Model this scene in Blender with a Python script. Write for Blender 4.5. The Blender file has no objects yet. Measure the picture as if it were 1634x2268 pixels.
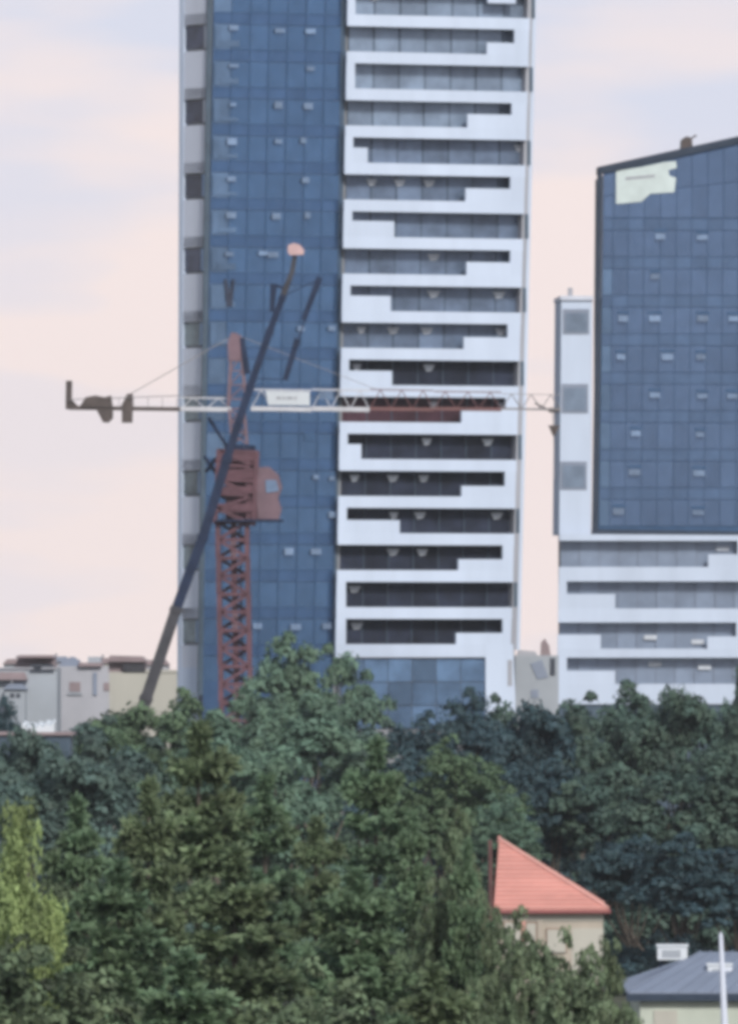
import bpy, bmesh, math, random
import numpy as np
from mathutils import Vector, Matrix
random.seed(7)
RNG = np.random.default_rng(11)
sc = bpy.context.scene
COL = sc.collection

# ------------------------------------------------------------------ camera, sky, sun, exposure
K = 0.0376 / 900.0          # slope of one survey unit (the photograph is 1634 x 2268 units)
HOR = 1450.0                # horizon row
CZ = 20.0                   # camera height, an upper floor window

cam_data = bpy.data.cameras.new('camera')
cam = bpy.data.objects.new('camera', cam_data)
COL.objects.link(cam)
cam.location = (0, 0, CZ)
cam.rotation_euler = (math.radians(90), 0, 0)
cam_data.sensor_fit = 'HORIZONTAL'
cam_data.sensor_width = 36.0
cam_data.lens = 36.0 / (2 * 817 * K)
cam_data.shift_y = (HOR - 1134.0) / 1634.0
cam_data.clip_start = 1.0
cam_data.clip_end = 20000.0
sc.camera = cam

SUN_EL, SUN_AZ = 36.0, 160.0      # azimuth clockwise from +Y: low, behind the camera and to its right
sun_data = bpy.data.lights.new('sun', 'SUN')
sun_data.energy = 2.6
sun_data.angle = math.radians(10)
sun_data.color = (1.0, 0.97, 0.93)
sun = bpy.data.objects.new('sun', sun_data)
COL.objects.link(sun)
_a, _e = math.radians(SUN_AZ), math.radians(SUN_EL)
_dir = Vector((math.sin(_a) * math.cos(_e), math.cos(_a) * math.cos(_e), math.sin(_e)))
sun.rotation_euler = _dir.to_track_quat('Z', 'Y').to_euler()

world = bpy.data.worlds.new('World')
sc.world = world
world.use_nodes = True
wn, wl = world.node_tree.nodes, world.node_tree.links
wn.clear()
def N(tree, t, **kw):
    n = tree.new(t)
    for k_, v_ in kw.items():
        setattr(n, k_, v_)
    return n
w_out = N(wn, 'ShaderNodeOutputWorld')
w_bg = N(wn, 'ShaderNodeBackground')
w_sky = N(wn, 'ShaderNodeTexSky')
w_sky.sky_type = 'NISHITA'
w_sky.sun_disc = False
w_sky.sun_elevation = _e
w_sky.sun_rotation = _a
w_sky.air_density = 1.6
w_sky.dust_density = 2.0
w_tc = N(wn, 'ShaderNodeTexCoord')
w_sep = N(wn, 'ShaderNodeSeparateXYZ')
wl.new(w_tc.outputs['Generated'], w_sep.inputs[0])
# thin cloud layer: bands stretched along the horizon
w_map = N(wn, 'ShaderNodeMapping')
w_map.inputs['Scale'].default_value = (26, 26, 95)
w_map.inputs['Location'].default_value = (3.1, 0.4, 1.3)
wl.new(w_tc.outputs['Generated'], w_map.inputs[0])
w_noise = N(wn, 'ShaderNodeTexNoise')
w_noise.inputs['Scale'].default_value = 1.0
w_noise.inputs['Detail'].default_value = 3.0
w_noise.inputs['Roughness'].default_value = 0.45
wl.new(w_map.outputs[0], w_noise.inputs['Vector'])
w_cr = N(wn, 'ShaderNodeMapRange', interpolation_type='SMOOTHSTEP')
w_cr.inputs['From Min'].default_value = 0.36
w_cr.inputs['From Max'].default_value = 0.64
wl.new(w_noise.outputs['Fac'], w_cr.inputs['Value'])
# elevation: pink veil low down gives way to lavender grey cloud, then to blue overhead
w_el = N(wn, 'ShaderNodeMapRange')
w_el.inputs['From Min'].default_value = 0.030
w_el.inputs['From Max'].default_value = 0.062
w_el.inputs['To Min'].default_value = -0.62
w_el.inputs['To Max'].default_value = 0.50
wl.new(w_sep.outputs['Z'], w_el.inputs['Value'])
w_add = N(wn, 'ShaderNodeMath', operation='MULTIPLY_ADD', use_clamp=True)
wl.new(w_cr.outputs[0], w_add.inputs[0])
w_add.inputs[1].default_value = 0.95
wl.new(w_el.outputs[0], w_add.inputs[2])
w_veil = N(wn, 'ShaderNodeMix', data_type='RGBA')
w_veil.inputs['A'].default_value = (0.745, 0.645, 0.628, 1)
w_veil.inputs['B'].default_value = (0.560, 0.580, 0.675, 1)
wl.new(w_add.outputs[0], w_veil.inputs['Factor'])
w_sc = N(wn, 'ShaderNodeVectorMath', operation='SCALE')
wl.new(w_sky.outputs[0], w_sc.inputs[0])
w_sc.inputs['Scale'].default_value = 0.085
w_up = N(wn, 'ShaderNodeMapRange', interpolation_type='SMOOTHSTEP')
w_up.inputs['From Min'].default_value = 0.08
w_up.inputs['From Max'].default_value = 0.55
w_up.inputs['To Min'].default_value = 0.0
w_up.inputs['To Max'].default_value = 0.85
wl.new(w_sep.outputs['Z'], w_up.inputs['Value'])
w_mix = N(wn, 'ShaderNodeMix', data_type='RGBA')
wl.new(w_up.outputs[0], w_mix.inputs['Factor'])
wl.new(w_veil.outputs['Result'], w_mix.inputs['A'])
wl.new(w_sc.outputs[0], w_mix.inputs['B'])
wl.new(w_mix.outputs['Result'], w_bg.inputs['Color'])
w_bg.inputs['Strength'].default_value = 1.0
wl.new(w_bg.outputs[0], w_out.inputs['Surface'])

vs = sc.view_settings
vs.view_transform = 'Standard'
vs.look = 'None'
vs.gamma = 1.0
vs.use_curve_mapping = False
vs.exposure = 0.35
sc.cycles.use_denoising = True
sc.cycles.filter_width = 4.6        # soft long-zoom optics
sc.cycles.max_bounces = 6
sc.cycles.volume_bounces = 0
sc.cycles.sample_clamp_indirect = 4.0

# ------------------------------------------------------------------ materials
def mat(name, col, rough=0.7, var=0.12, scale=0.6, metal=0.0, rnd=0.0, spec=0.4, bump=0.0, streak=False, col2=None):
    m = bpy.data.materials.new(name)
    m.use_nodes = True
    n, l = m.node_tree.nodes, m.node_tree.links
    b = n['Principled BSDF']
    b.inputs['Roughness'].default_value = rough
    b.inputs['Metallic'].default_value = metal
    b.inputs['Specular IOR Level'].default_value = spec
    tc = N(n, 'ShaderNodeTexCoord')
    mp = N(n, 'ShaderNodeMapping')
    mp.inputs['Scale'].default_value = (scale, scale, scale * (0.18 if streak else 1.0))
    l.new(tc.outputs['Object'], mp.inputs[0])
    nz = N(n, 'ShaderNodeTexNoise')
    nz.inputs['Scale'].default_value = 1.0
    nz.inputs['Detail'].default_value = 6.0
    nz.inputs['Roughness'].default_value = 0.6
    l.new(mp.outputs[0], nz.inputs['Vector'])
    mx = N(n, 'ShaderNodeMix', data_type='RGBA')
    c = np.array(col)
    lo, hi = c * (1 - var), np.minimum(c * (1 + var), 0.9)
    if col2 is not None:
        hi = np.array(col2)
    mx.inputs['A'].default_value = (*lo, 1)
    mx.inputs['B'].default_value = (*hi, 1)
    mr = N(n, 'ShaderNodeMapRange')
    mr.inputs['From Min'].default_value = 0.3
    mr.inputs['From Max'].default_value = 0.7
    l.new(nz.outputs['Fac'], mr.inputs['Value'])
    l.new(mr.outputs[0], mx.inputs['Factor'])
    src = mx.outputs['Result']
    if rnd:
        oi = N(n, 'ShaderNodeObjectInfo')
        r2 = N(n, 'ShaderNodeMapRange')
        r2.inputs['To Min'].default_value = 1 - rnd
        r2.inputs['To Max'].default_value = 1 + rnd
        l.new(oi.outputs['Random'], r2.inputs['Value'])
        sm = N(n, 'ShaderNodeVectorMath', operation='SCALE')
        l.new(src, sm.inputs[0])
        l.new(r2.outputs[0], sm.inputs['Scale'])
        src = sm.outputs[0]
    l.new(src, b.inputs['Base Color'])
    if bump:
        bp = N(n, 'ShaderNodeBump')
        bp.inputs['Strength'].default_value = bump
        bp.inputs['Distance'].default_value = 0.05
        l.new(nz.outputs['Fac'], bp.inputs['Height'])
        l.new(bp.outputs[0], b.inputs['Normal'])
    return m

def leaf_mat(name, col, var=0.35, warm=None, trans=0.35):
    """foliage: per-leaf tone from the 'tone' attribute, slow hue drift through the crown"""
    m = bpy.data.materials.new(name)
    m.use_nodes = True
    n, l = m.node_tree.nodes, m.node_tree.links
    b = n['Principled BSDF']
    b.inputs['Roughness'].default_value = 0.6
    b.inputs['Specular IOR Level'].default_value = 0.25
    at = N(n, 'ShaderNodeAttribute', attribute_name='tone')
    c = np.array(col)
    mx = N(n, 'ShaderNodeMix', data_type='RGBA')
    mx.inputs['A'].default_value = (*(c * (1 - var)), 1)
    mx.inputs['B'].default_value = (*(c * (1 + var)), 1)
    l.new(at.outputs['Fac'], mx.inputs['Factor'])
    tc = N(n, 'ShaderNodeTexCoord')
    nz = N(n, 'ShaderNodeTexNoise')
    nz.inputs['Scale'].default_value = 0.35
    nz.inputs['Detail'].default_value = 3
    l.new(tc.outputs['Object'], nz.inputs['Vector'])
    mr = N(n, 'ShaderNodeMapRange')
    mr.inputs['From Min'].default_value = 0.4
    mr.inputs['From Max'].default_value = 0.7
    l.new(nz.outputs['Fac'], mr.inputs['Value'])
    m2 = N(n, 'ShaderNodeMix', data_type='RGBA')
    w = np.array(warm) if warm is not None else c * np.array((1.25, 1.12, 0.8))
    m2.inputs['B'].default_value = (*w, 1)
    l.new(mx.outputs['Result'], m2.inputs['A'])
    mm = N(n, 'ShaderNodeMath', operation='MULTIPLY')
    mm.inputs[1].default_value = 0.6
    l.new(mr.outputs[0], mm.inputs[0])
    l.new(mm.outputs[0], m2.inputs['Factor'])
    l.new(m2.outputs['Result'], b.inputs['Base Color'])
    tr = N(n, 'ShaderNodeBsdfTranslucent')
    l.new(m2.outputs['Result'], tr.inputs['Color'])
    ms = N(n, 'ShaderNodeMixShader')
    ms.inputs[0].default_value = trans
    l.new(b.outputs[0], ms.inputs[1])
    l.new(tr.outputs[0], ms.inputs[2])
    l.new(ms.outputs[0], n['Material Output'].inputs['Surface'])
    return m

M = {}
M['white'] = mat('white_render', (0.485, 0.560, 0.690), 0.8, 0.07, 0.35, streak=True, rnd=0.03)
M['panel'] = mat('pale_cladding', (0.56, 0.60, 0.70), 0.6, 0.09, 0.4, streak=True, rnd=0.09)
M['warmgrey'] = mat('warm_grey_return', (0.31, 0.32, 0.36), 0.8, 0.15, 0.3, streak=True)
M['core'] = mat('grey_concrete', (0.22, 0.23, 0.25), 0.9, 0.15, 0.5)
M['soffit'] = mat('balcony_soffit', (0.26, 0.28, 0.32), 0.9, 0.1, 0.5)
M['glass'] = mat('blue_facade_glass', (0.078, 0.158, 0.292), 0.16, 0.12, 0.9, metal=0.75, rnd=0.09)
M['spandrel'] = mat('blue_spandrel_glass', (0.067, 0.136, 0.268), 0.25, 0.12, 0.9, metal=0.7, rnd=0.08)
M['glass_light'] = mat('pale_facade_glass', (0.12, 0.20, 0.32), 0.2, 0.15, 0.8, metal=0.7, rnd=0.18)
M['mullion'] = mat('dark_blue_aluminium', (0.055, 0.115, 0.22), 0.35, 0.1, 1.0, metal=0.6)
M['gap'] = mat('dark_gap_metal', (0.05, 0.08, 0.115), 0.5, 0.2, 1.0)  # one dark metal tone for joints, frames and low walls
M['vent'] = mat('open_vent_glass', (0.110, 0.165, 0.260), 0.6, 0.25, 2.0, metal=0.0, spec=0.3, rnd=0.28)  # sky reflection of the opened panes put into the base colour
M['room0'] = mat('pale_balcony_glass', (0.19, 0.25, 0.34), 0.3, 0.25, 0.55, metal=0.3, rnd=0.16)
M['room1'] = mat('mid_balcony_glass', (0.125, 0.172, 0.255), 0.3, 0.3, 0.55, metal=0.3, rnd=0.2)
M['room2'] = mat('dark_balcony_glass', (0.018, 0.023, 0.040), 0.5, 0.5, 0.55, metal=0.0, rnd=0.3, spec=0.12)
M['room3'] = mat('grey_balcony_glass', (0.22, 0.275, 0.37), 0.3, 0.15, 0.5, metal=0.35, rnd=0.12)
M['room_redcast'] = mat('red_cast_balcony_glass', (0.055, 0.026, 0.036), 0.5, 0.4, 0.5, metal=0.0, rnd=0.2, spec=0.12)  # reddish light off the jib put into this storey's glass colour
M['bright_spot'] = mat('pale_bright_spot', (0.50, 0.54, 0.60), 0.8, 0.15, 2.0, rnd=0.15)  # pale pieces put in for the bright spots of the rooms
M['sidewin'] = mat('dark_side_window', (0.035, 0.045, 0.075), 0.2, 0.5, 0.9, metal=0.2, rnd=0.3)
M['sidewin2'] = mat('grey_green_side_window', (0.16, 0.20, 0.22), 0.3, 0.35, 0.8, metal=0.2, rnd=0.2)  # reflection in the lower side windows put into the colour
M['base'] = mat('hazy_blue_base_glass', (0.12, 0.205, 0.34), 0.25, 0.3, 0.5, metal=0.5, rnd=0.2)  # haze over the tower foot put into the glass colour
M['rglass'] = mat('steel_blue_glass', (0.112, 0.182, 0.310), 0.2, 0.1, 0.8, metal=0.75, rnd=0.10)
M['rglass2'] = mat('steel_blue_spandrel', (0.100, 0.165, 0.285), 0.3, 0.1, 0.8, metal=0.7, rnd=0.10)
M['coping'] = mat('dark_metal_coping', (0.038, 0.052, 0.078), 0.8, 0.15, 1.0, spec=0.1)
M['red'] = mat('hazy_red_crane_paint', (0.105, 0.050, 0.064), 0.8, 0.25, 0.8, rnd=0.12)  # red greyed so the paint colour carries the distance haze
M['redpale'] = mat('pale_red_crane_paint', (0.150, 0.095, 0.118), 0.6, 0.2, 0.8)  # paler red, haze put into its colour as well
M['cranewhite'] = mat('white_crane_paint', (0.48, 0.49, 0.53), 0.6, 0.12, 0.8)
M['cranebrown'] = mat('dark_rusty_steel', (0.075, 0.060, 0.056), 0.8, 0.3, 1.2)
M['brownjib'] = mat('brown_red_jib_paint', (0.15, 0.07, 0.07), 0.6, 0.2, 0.8)
M['boom'] = mat('dark_navy_boom_paint', (0.020, 0.030, 0.062), 0.8, 0.25, 0.8, spec=0.1)
M['booma'] = mat('lit_boom_steel', (0.052, 0.052, 0.060), 0.8, 0.3, 0.8, spec=0.15)  # browner tone carries the light on the lower boom in its colour
M['orange'] = mat('pink_orange_boom_head', (0.50, 0.34, 0.34), 0.6, 0.12, 2.0)
M['cable'] = mat('steel_cable', (0.22, 0.21, 0.22), 0.5, 0.1, 1.0)
M['sign'] = mat('white_sign_sheet', (0.52, 0.56, 0.60), 0.6, 0.08, 0.5)
M['signgreen'] = mat('pale_green_white_sheeting', (0.52, 0.60, 0.60), 0.7, 0.12, 0.7)
M['ink'] = mat('faint_grey_print', (0.30, 0.31, 0.35), 0.8, 0.1, 1)
M['terracotta'] = mat('salmon_clay_tile', (0.56, 0.265, 0.225), 0.75, 0.09, 0.8, rnd=0.05)
M['terracotta_d'] = mat('clay_ridge_tile', (0.58, 0.30, 0.26), 0.75, 0.1, 0.8)
M['brown'] = mat('brown_window_surround', (0.26, 0.19, 0.15), 0.8, 0.1, 1)
M['partywall'] = mat('dark_brick_party_wall', (0.085, 0.04, 0.035), 0.9, 0.3, 1)
M['eave'] = mat('dark_red_gutter', (0.22, 0.07, 0.07), 0.6, 0.1, 1)
M['cream'] = mat('cream_render', (0.37, 0.33, 0.28), 0.9, 0.14, 0.4, streak=True)
M['creamp'] = mat('pale_cream_render', (0.42, 0.41, 0.365), 0.9, 0.1, 0.2, streak=True)
M['bluegrey'] = mat('blue_grey_render', (0.31, 0.34, 0.38), 0.9, 0.12, 0.15)
M['lilac'] = mat('lilac_grey_render', (0.35, 0.355, 0.39), 0.9, 0.12, 0.15)
M['roofgrey'] = mat('blue_grey_sheet_roof', (0.20, 0.235, 0.31), 0.6, 0.08, 0.4, rnd=0.05)
M['roofmauve'] = mat('mauve_brown_roof', (0.24, 0.19, 0.20), 0.8, 0.15, 0.3)
M['darkwin'] = mat('dark_window_glass', (0.06, 0.07, 0.09), 0.2, 0.2, 1, metal=0.2)
M['shedwall'] = mat('pale_green_shed_wall', (0.44, 0.48, 0.42), 0.9, 0.14, 0.5)
M['vanwhite'] = mat('white_vehicle_paint', (0.56, 0.60, 0.64), 0.4, 0.04, 1)
M['rubber'] = mat('black_rubber', (0.02, 0.02, 0.02), 0.8, 0.1, 1)
M['bark'] = mat('grey_brown_bark', (0.10, 0.085, 0.07), 0.95, 0.35, 3.0, bump=0.5)
M['ground'] = mat('grass_and_earth', (0.045, 0.06, 0.035), 0.95, 0.3, 0.05, col2=(0.08, 0.085, 0.055))
M['hill'] = mat('wooded_hill', (0.05, 0.07, 0.05), 0.95, 0.3, 0.02)
M['asphalt'] = mat('asphalt', (0.05, 0.05, 0.055), 0.9, 0.2, 0.4)

L = {}
L['olive'] = leaf_mat('dark_olive_needles', (0.145, 0.198, 0.112), 0.9, (0.180, 0.220, 0.118))
L['pine'] = leaf_mat('green_needles', (0.130, 0.205, 0.125), 0.9, (0.165, 0.225, 0.118))
L['near'] = leaf_mat('dull_green_leaves', (0.130, 0.180, 0.108), 0.85, (0.165, 0.20, 0.110))
L['yellow'] = leaf_mat('yellow_green_leaves', (0.26, 0.34, 0.145), 0.6, (0.32, 0.39, 0.14))
L['mid'] = leaf_mat('mid_green_leaves', (0.110, 0.175, 0.105), 0.55, (0.14, 0.20, 0.10))
L['sea'] = leaf_mat('grey_green_leaves', (0.120, 0.200, 0.150), 0.5, (0.145, 0.215, 0.13))  # distance haze put into the leaf colour
L['blue'] = leaf_mat('blue_green_leaves', (0.046, 0.086, 0.104), 0.55, (0.062, 0.105, 0.105))  # haze and shade of the far trees put into the colour
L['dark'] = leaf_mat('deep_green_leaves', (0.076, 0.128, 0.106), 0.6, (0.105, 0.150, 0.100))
L['bluemid'] = leaf_mat('hazy_blue_green_leaves', (0.090, 0.145, 0.130), 0.5, (0.115, 0.165, 0.125))  # bluish haze mixed into these leaves

# ------------------------------------------------------------------ building helpers
def P(u, v, Y):
    return Vector(((u - 817) * K * Y, Y, CZ - (v - HOR) * K * Y))

def link(o, parent=None):
    COL.objects.link(o)
    if parent is not None:
        o.parent = parent
        o.matrix_parent_inverse = Matrix.Identity(4)
    return o

def thing(name, label, cat, group=None, loc=(0, 0, 0)):
    o = bpy.data.objects.new(name, None)
    o.empty_display_size = 0.5
    o.location = loc
    o['label'] = label
    o['category'] = cat
    if group:
        o['group'] = group
    return link(o)

def tag(o, label=None, cat=None, group=None, kind=None):
    if label: o['label'] = label
    if cat: o['category'] = cat
    if group: o['group'] = group
    if kind: o['kind'] = kind
    return o

def mesh_obj(name, verts, faces, m, parent=None, recalc=True):
    me = bpy.data.meshes.new(name)
    me.from_pydata([tuple(v) for v in verts], [], faces)
    if recalc:
        bm = bmesh.new(); bm.from_mesh(me)
        bmesh.ops.recalc_face_normals(bm, faces=bm.faces)
        bm.to_mesh(me); bm.free()
    me.materials.append(m)
    o = bpy.data.objects.new(name, me)
    if parent is not None:
        loc = parent.location
        if loc.length > 0:
            me.transform(Matrix.Translation(-loc))
        if parent.parent is not None:
            pass
    return link(o, parent)

class MB:
    """collects simple solids into one mesh"""
    def __init__(s):
        s.v, s.f = [], []
    def add(s, vs_, fs):
        b = len(s.v)
        s.v += [Vector(p) for p in vs_]
        s.f += [tuple(i + b for i in f) for f in fs]
    def prism(s, a, b):
        """two matching loops"""
        n = len(a)
        s.add(list(a) + list(b), [tuple(range(n)), tuple(range(2 * n - 1, n - 1, -1))] +
              [(i, n + i, n + (i + 1) % n, (i + 1) % n) for i in range(n)])
    def box(s, x0, x1, y0, y1, z0, z1):
        a = [(x0, y0, z0), (x1, y0, z0), (x1, y1, z0), (x0, y1, z0)]
        s.prism(a, [(p[0], p[1], z1) for p in a])
    def bar(s, p, q, w, h=None, up=(0, 0, 1)):
        h = h or w
        p, q = Vector(p), Vector(q)
        d = (q - p).normalized()
        up = Vector(up)
        if abs(d.dot(up)) > 0.95:
            up = Vector((0, 1, 0))
        x = d.cross(up).normalized() * w / 2
        y = x.cross(d).normalized() * h / 2
        s.prism([p - x - y, p + x - y, p + x + y, p - x + y], [q - x - y, q + x - y, q + x + y, q - x + y])
    def taper(s, p, q, w0, h0, w1, h1):
        p, q = Vector(p), Vector(q)
        d = (q - p).normalized()
        up = Vector((0, 0, 1)) if abs(d.z) < 0.97 else Vector((0, 1, 0))
        x = d.cross(up).normalized(); y = x.cross(d).normalized()
        s.prism([p - x*w0/2 - y*h0/2, p + x*w0/2 - y*h0/2, p + x*w0/2 + y*h0/2, p - x*w0/2 + y*h0/2],
                [q - x*w1/2 - y*h1/2, q + x*w1/2 - y*h1/2, q + x*w1/2 + y*h1/2, q - x*w1/2 + y*h1/2])
    def tube(s, p, q, r, n=8, r1=None):
        r1 = r if r1 is None else r1
        p, q = Vector(p), Vector(q)
        d = (q - p).normalized()
        up = Vector((0, 0, 1)) if abs(d.z) < 0.9 else Vector((0, 1, 0))
        x = d.cross(up).normalized(); y = x.cross(d).normalized()
        a = [p + (x * math.cos(t) + y * math.sin(t)) * r for t in [2 * math.pi * i / n for i in range(n)]]
        b = [q + (x * math.cos(t) + y * math.sin(t)) * r1 for t in [2 * math.pi * i / n for i in range(n)]]
        s.prism(a, b)
    def build(s, name, m, parent=None):
        return mesh_obj(name, s.v, s.f, m, parent)

class Frame:
    """a vertical facade plane; off > 0 stands proud towards the camera"""
    def __init__(s, u0, Y0, deg):
        s.Y0 = Y0; s.X0 = (u0 - 817) * K * Y0
        t = math.radians(deg)
        s.c, s.s = math.cos(t), math.sin(t)
        s.nx, s.ny = math.sin(t), -math.cos(t)
        s.u0 = u0
    def at(s, u, v, off=0.0, uref=None):
        U = (u - 817) * K
        d = (U * (s.Y0 + off * s.ny) - s.X0 - off * s.nx) / (s.c - U * s.s)
        x = s.X0 + d * s.c + off * s.nx
        y = s.Y0 + d * s.s + off * s.ny
        z = CZ - (v - HOR) * K * s.Y0
        return Vector((x, y, z))
    def prism(s, mb, uv, off, depth):
        """polygon drawn at offset off and pushed back by depth"""
        a = [s.at(u, v, off) for u, v in uv]
        back = Vector((-s.nx * depth, -s.ny * depth, 0))
        mb.prism(a, [p + back for p in a])
    def slab(s, name, m, uv, off, depth, parent):
        mb = MB(); s.prism(mb, uv, off, depth)
        return mb.build(name, m, parent)

def rect(u0, u1, v0, v1):
    return [(u0, v0), (u1, v0), (u1, v1), (u0, v1)]

# ------------------------------------------------------------------ ground, far hills
def plane_sheet(name, x0, x1, y0, y1, z, m, nx=40, ny=40, amp=0.0):
    xs, ys = np.linspace(x0, x1, nx), np.linspace(y0, y1, ny)
    v = [(x, y, z + amp * math.sin(x * .013 + 1) * math.sin(y * .011)) for y in ys for x in xs]
    f = [(j * nx + i, j * nx + i + 1, (j + 1) * nx + i + 1, (j + 1) * nx + i) for j in range(ny - 1) for i in range(nx - 1)]
    return mesh_obj(name, v, f, m)
tag(plane_sheet('ground', -1450, 1450, -80, 2900, 0, M['ground']), kind='structure')

def hill():
    nx, ny = 90, 14
    v = []
    for j in range(ny):
        t = j / (ny - 1)
        for i in range(nx):
            x = -1400 + 2800 * i / (nx - 1)
            h = (12 + 5 * math.sin(x * .006 + 2) + 3 * math.sin(x * .021) + 1.5 * random.random()) * math.sin(math.pi * min(t * 1.0, 1)) ** .7
            v.append((x, 2300 + 500 * t, h - 0.6))
    f = [(j * nx + i, j * nx + i + 1, (j + 1) * nx + i + 1, (j + 1) * nx + i) for j in range(ny - 1) for i in range(nx - 1)]
    return tag(mesh_obj('hills', v, f, M['hill']), kind='structure')
hill()

# ------------------------------------------------------------------ the main tower
TOWER = thing('apartment_tower', 'tall apartment tower with blue glass front and white stepped balcony bands', 'tower')
TF = Frame(768, 900, 21)
PITCH = 82.06
def band_top(k):          # row of the white band above storey k
    return 1427 - PITCH * (17 - k)
BH = 26
def uG(v): return 465 - 25 * v / 1540      # left edge of the glass front
def uS(v): return 405 - 8 * v / 1540       # left edge of the side face
def uL(v): return 770 - 27 * v / 1440      # left edge of the balconies
def uR(v): return 1174 - 43 * v / 1440     # right edge of the balconies
VG = HOR + CZ / (K * 900)                  # row of the ground at 900 m
VTOP = -250

def tower_core():
    mb = MB()
    for (v0, v1) in ((VTOP, VG),):
        lo, hi = [], []
        for v, out in ((v1, lo), (v0, hi)):
            vv = min(v, 1540)
            a = TF.at(uG(vv) + 4, v, -0.15)
            b = TF.at(uL(vv), v, -0.15)
            c = TF.at(uL(vv), v, -1.5)
            d = TF.at(uR(vv) - 2, v, -1.5)
            e = d + Vector((-4, 16, 0))
            g = TF.at(uG(vv), v, -0.3) + Vector((-0.6, 17, 0))
            out += [a, b, c, d, e, g]
        mb.prism(lo, hi)
    mb.build('core_wall', M['core'], TOWER)
tower_core()

# glass curtain wall: every pane its own piece
NC = 7
def gx(i, v):
    a, b = uG(v) + 9, uL(v) - 7
    return a + (b - a) * i / NC
for k in range(-1, 18):
    t = band_top(k)
    for (r0, r1, kind) in ((t, t + BH, 's'), (t + BH, t + PITCH, 'g')):
        if r0 > 1500: continue
        for i in range(NC):
            g = 0.6
            uv = [(gx(i, r0) + g, r0 + g), (gx(i + 1, r0) - g, r0 + g), (gx(i + 1, r1) - g, r1 - g), (gx(i, r1) + g, r1 - g)]
            m = M['spandrel'] if kind == 's' else M['glass']
            if kind == 'g' and i == 0 and k < 12: m = M['glass_light']
            off = random.uniform(-0.01, 0.03)
            TF.slab('glass_pane', m, uv, off, 0.08, TOWER)
    if True:
        v = t
        TF.slab('transom', M['mullion'], [(gx(0, v), v - .8), (gx(NC, v), v - .8), (gx(NC, v), v + .8), (gx(0, v), v + .8)], 0.08, 0.2, TOWER)
for i in range(NC + 1):
    TF.slab('mullion', M['mullion'], [(gx(i, -60) - .9, -60), (gx(i, -60) + .9, -60), (gx(i, 1520) + .9, 1520), (gx(i, 1520) - .9, 1520)], 0.1, 0.2, TOWER)
# plain glazed storeys above the frame
TF.slab('upper_glazing', M['glass'], [(gx(0, 0), VTOP), (gx(NC, 0), VTOP), (gx(NC, 0), band_top(-1) - 1), (gx(0, 0), band_top(-1) - 1)], 0.02, 0.12, TOWER)
# dark joints left and right of the glass
TF.slab('corner_joint', M['gap'], [(uG(0) - 1, VTOP), (uG(0) + 8, VTOP), (uG(1540) + 9, 1540), (uG(1540) - 1, 1540), ], 0.14, 0.3, TOWER)
TF.slab('side_joint', M['gap'], [(uL(0) - 10, VTOP), (uL(0) + 1, VTOP), (uL(1440) + 1, 1440), (uL(1440) - 6, 1440)], 0.06, 0.3, TOWER)
# blue glazing low down on the left
TF.slab('base_glazing', M['spandrel'], [(uG(1520) + 9, 1505), (uL(1440) - 6, 1505), (uL(1440) - 6, VG), (uG(1540) + 9, VG)], 0.0, 0.12, TOWER)

# opened vents and pale frames seen in the glass
vents = [(620, 70), (688, 70), (688, 153), (617, 235), (683, 236), (617, 315), (677, 400), (612, 481), (681, 478), (605, 566),
         (700, 1057), (735, 1060), (700, 1222), (738, 1140), (655, 1389), (724, 1387), (570, 1387), (583, 235 + 82 * 4),
         (518, 66), (518, 150), (516, 236), (514, 317), (513, 400), (512, 480), (508, 566), (667, 729), (735, 727), (640, 1222), (672, 312)]
for (u, v) in vents:
    w = random.uniform(6, 12); h = random.uniform(4, 8)
    mb = MB()
    a = [TF.at(u - w, v - h, 0.12), TF.at(u + w, v - h, 0.12), TF.at(u + w, v + h, 0.34), TF.at(u - w, v + h, 0.34)]
    back = Vector((0, 0.05, 0))
    mb.prism(a, [p + back for p in a])
    mb.build('open_vent', M['vent'], TOWER)
for k in range(0, 9):       # pale balcony screens on the left bay of the glass front
    t = band_top(k) + BH
    w = 26
    u = uG(t) + 40
    mb = MB()
    for q in (rect(u - 28, u - 15, t + 6, t + 52), rect(u - 14, u + 26, t + 40 + random.uniform(-4, 4), t + 50)):
        TF.prism(mb, q, 0.14, 0.05)
    mb.build('balcony_screen', M['glass_light'], TOWER)
mb = MB()   # the dark V-shaped opening
TF.prism(mb, [(497, 621), (503, 621), (509, 655), (514, 621), (520, 621), (516, 664), (514, 682), (501, 682), (500, 662)], 0.16, 0.1)
mb.build('dark_opening', M['sidewin'], TOWER)
for (u, v, w, h) in ((722, 1050 - 4, 0, 0), (795 - 110, 968, 12, 10)):
    if w: TF.slab('dark_opening', M['mullion'], rect(u - w, u + w, v - h, v + h), 0.1, 0.05, TOWER)

# side face on the left: tall pale panels and windows, every second storey
SF_O = TF.at(uG(0), 0, 0)
class SideFrame(Frame):
    def __init__(s):
        s.X0, s.Y0 = SF_O.x, SF_O.y
        t = math.radians(-52)
        s.c, s.s = math.cos(t), math.sin(t)
        s.nx, s.ny = math.sin(t), -math.cos(t)
    def at(s, u, v, off=0.0, uref=None):
        p = Frame.at(s, u, v, off)
        p.z = CZ - (v - HOR) * K * 900
        return p
SF = SideFrame()
def sx(f, v):
    a, b = uS(v), uG(v)
    return a + (b - a) * f
def squad(f0, f1, v0, v1):
    return [(sx(f0, v0), v0), (sx(f1, v0), v0), (sx(f1, v1), v1), (sx(f0, v1), v1)]
SF.slab('side_wall', M['core'], [(sx(.02, 0), VTOP), (sx(.99, 0), VTOP), (sx(.99, 1540), VG), (sx(.02, 1540), VG)], -0.35, 3.0, TOWER)
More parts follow.
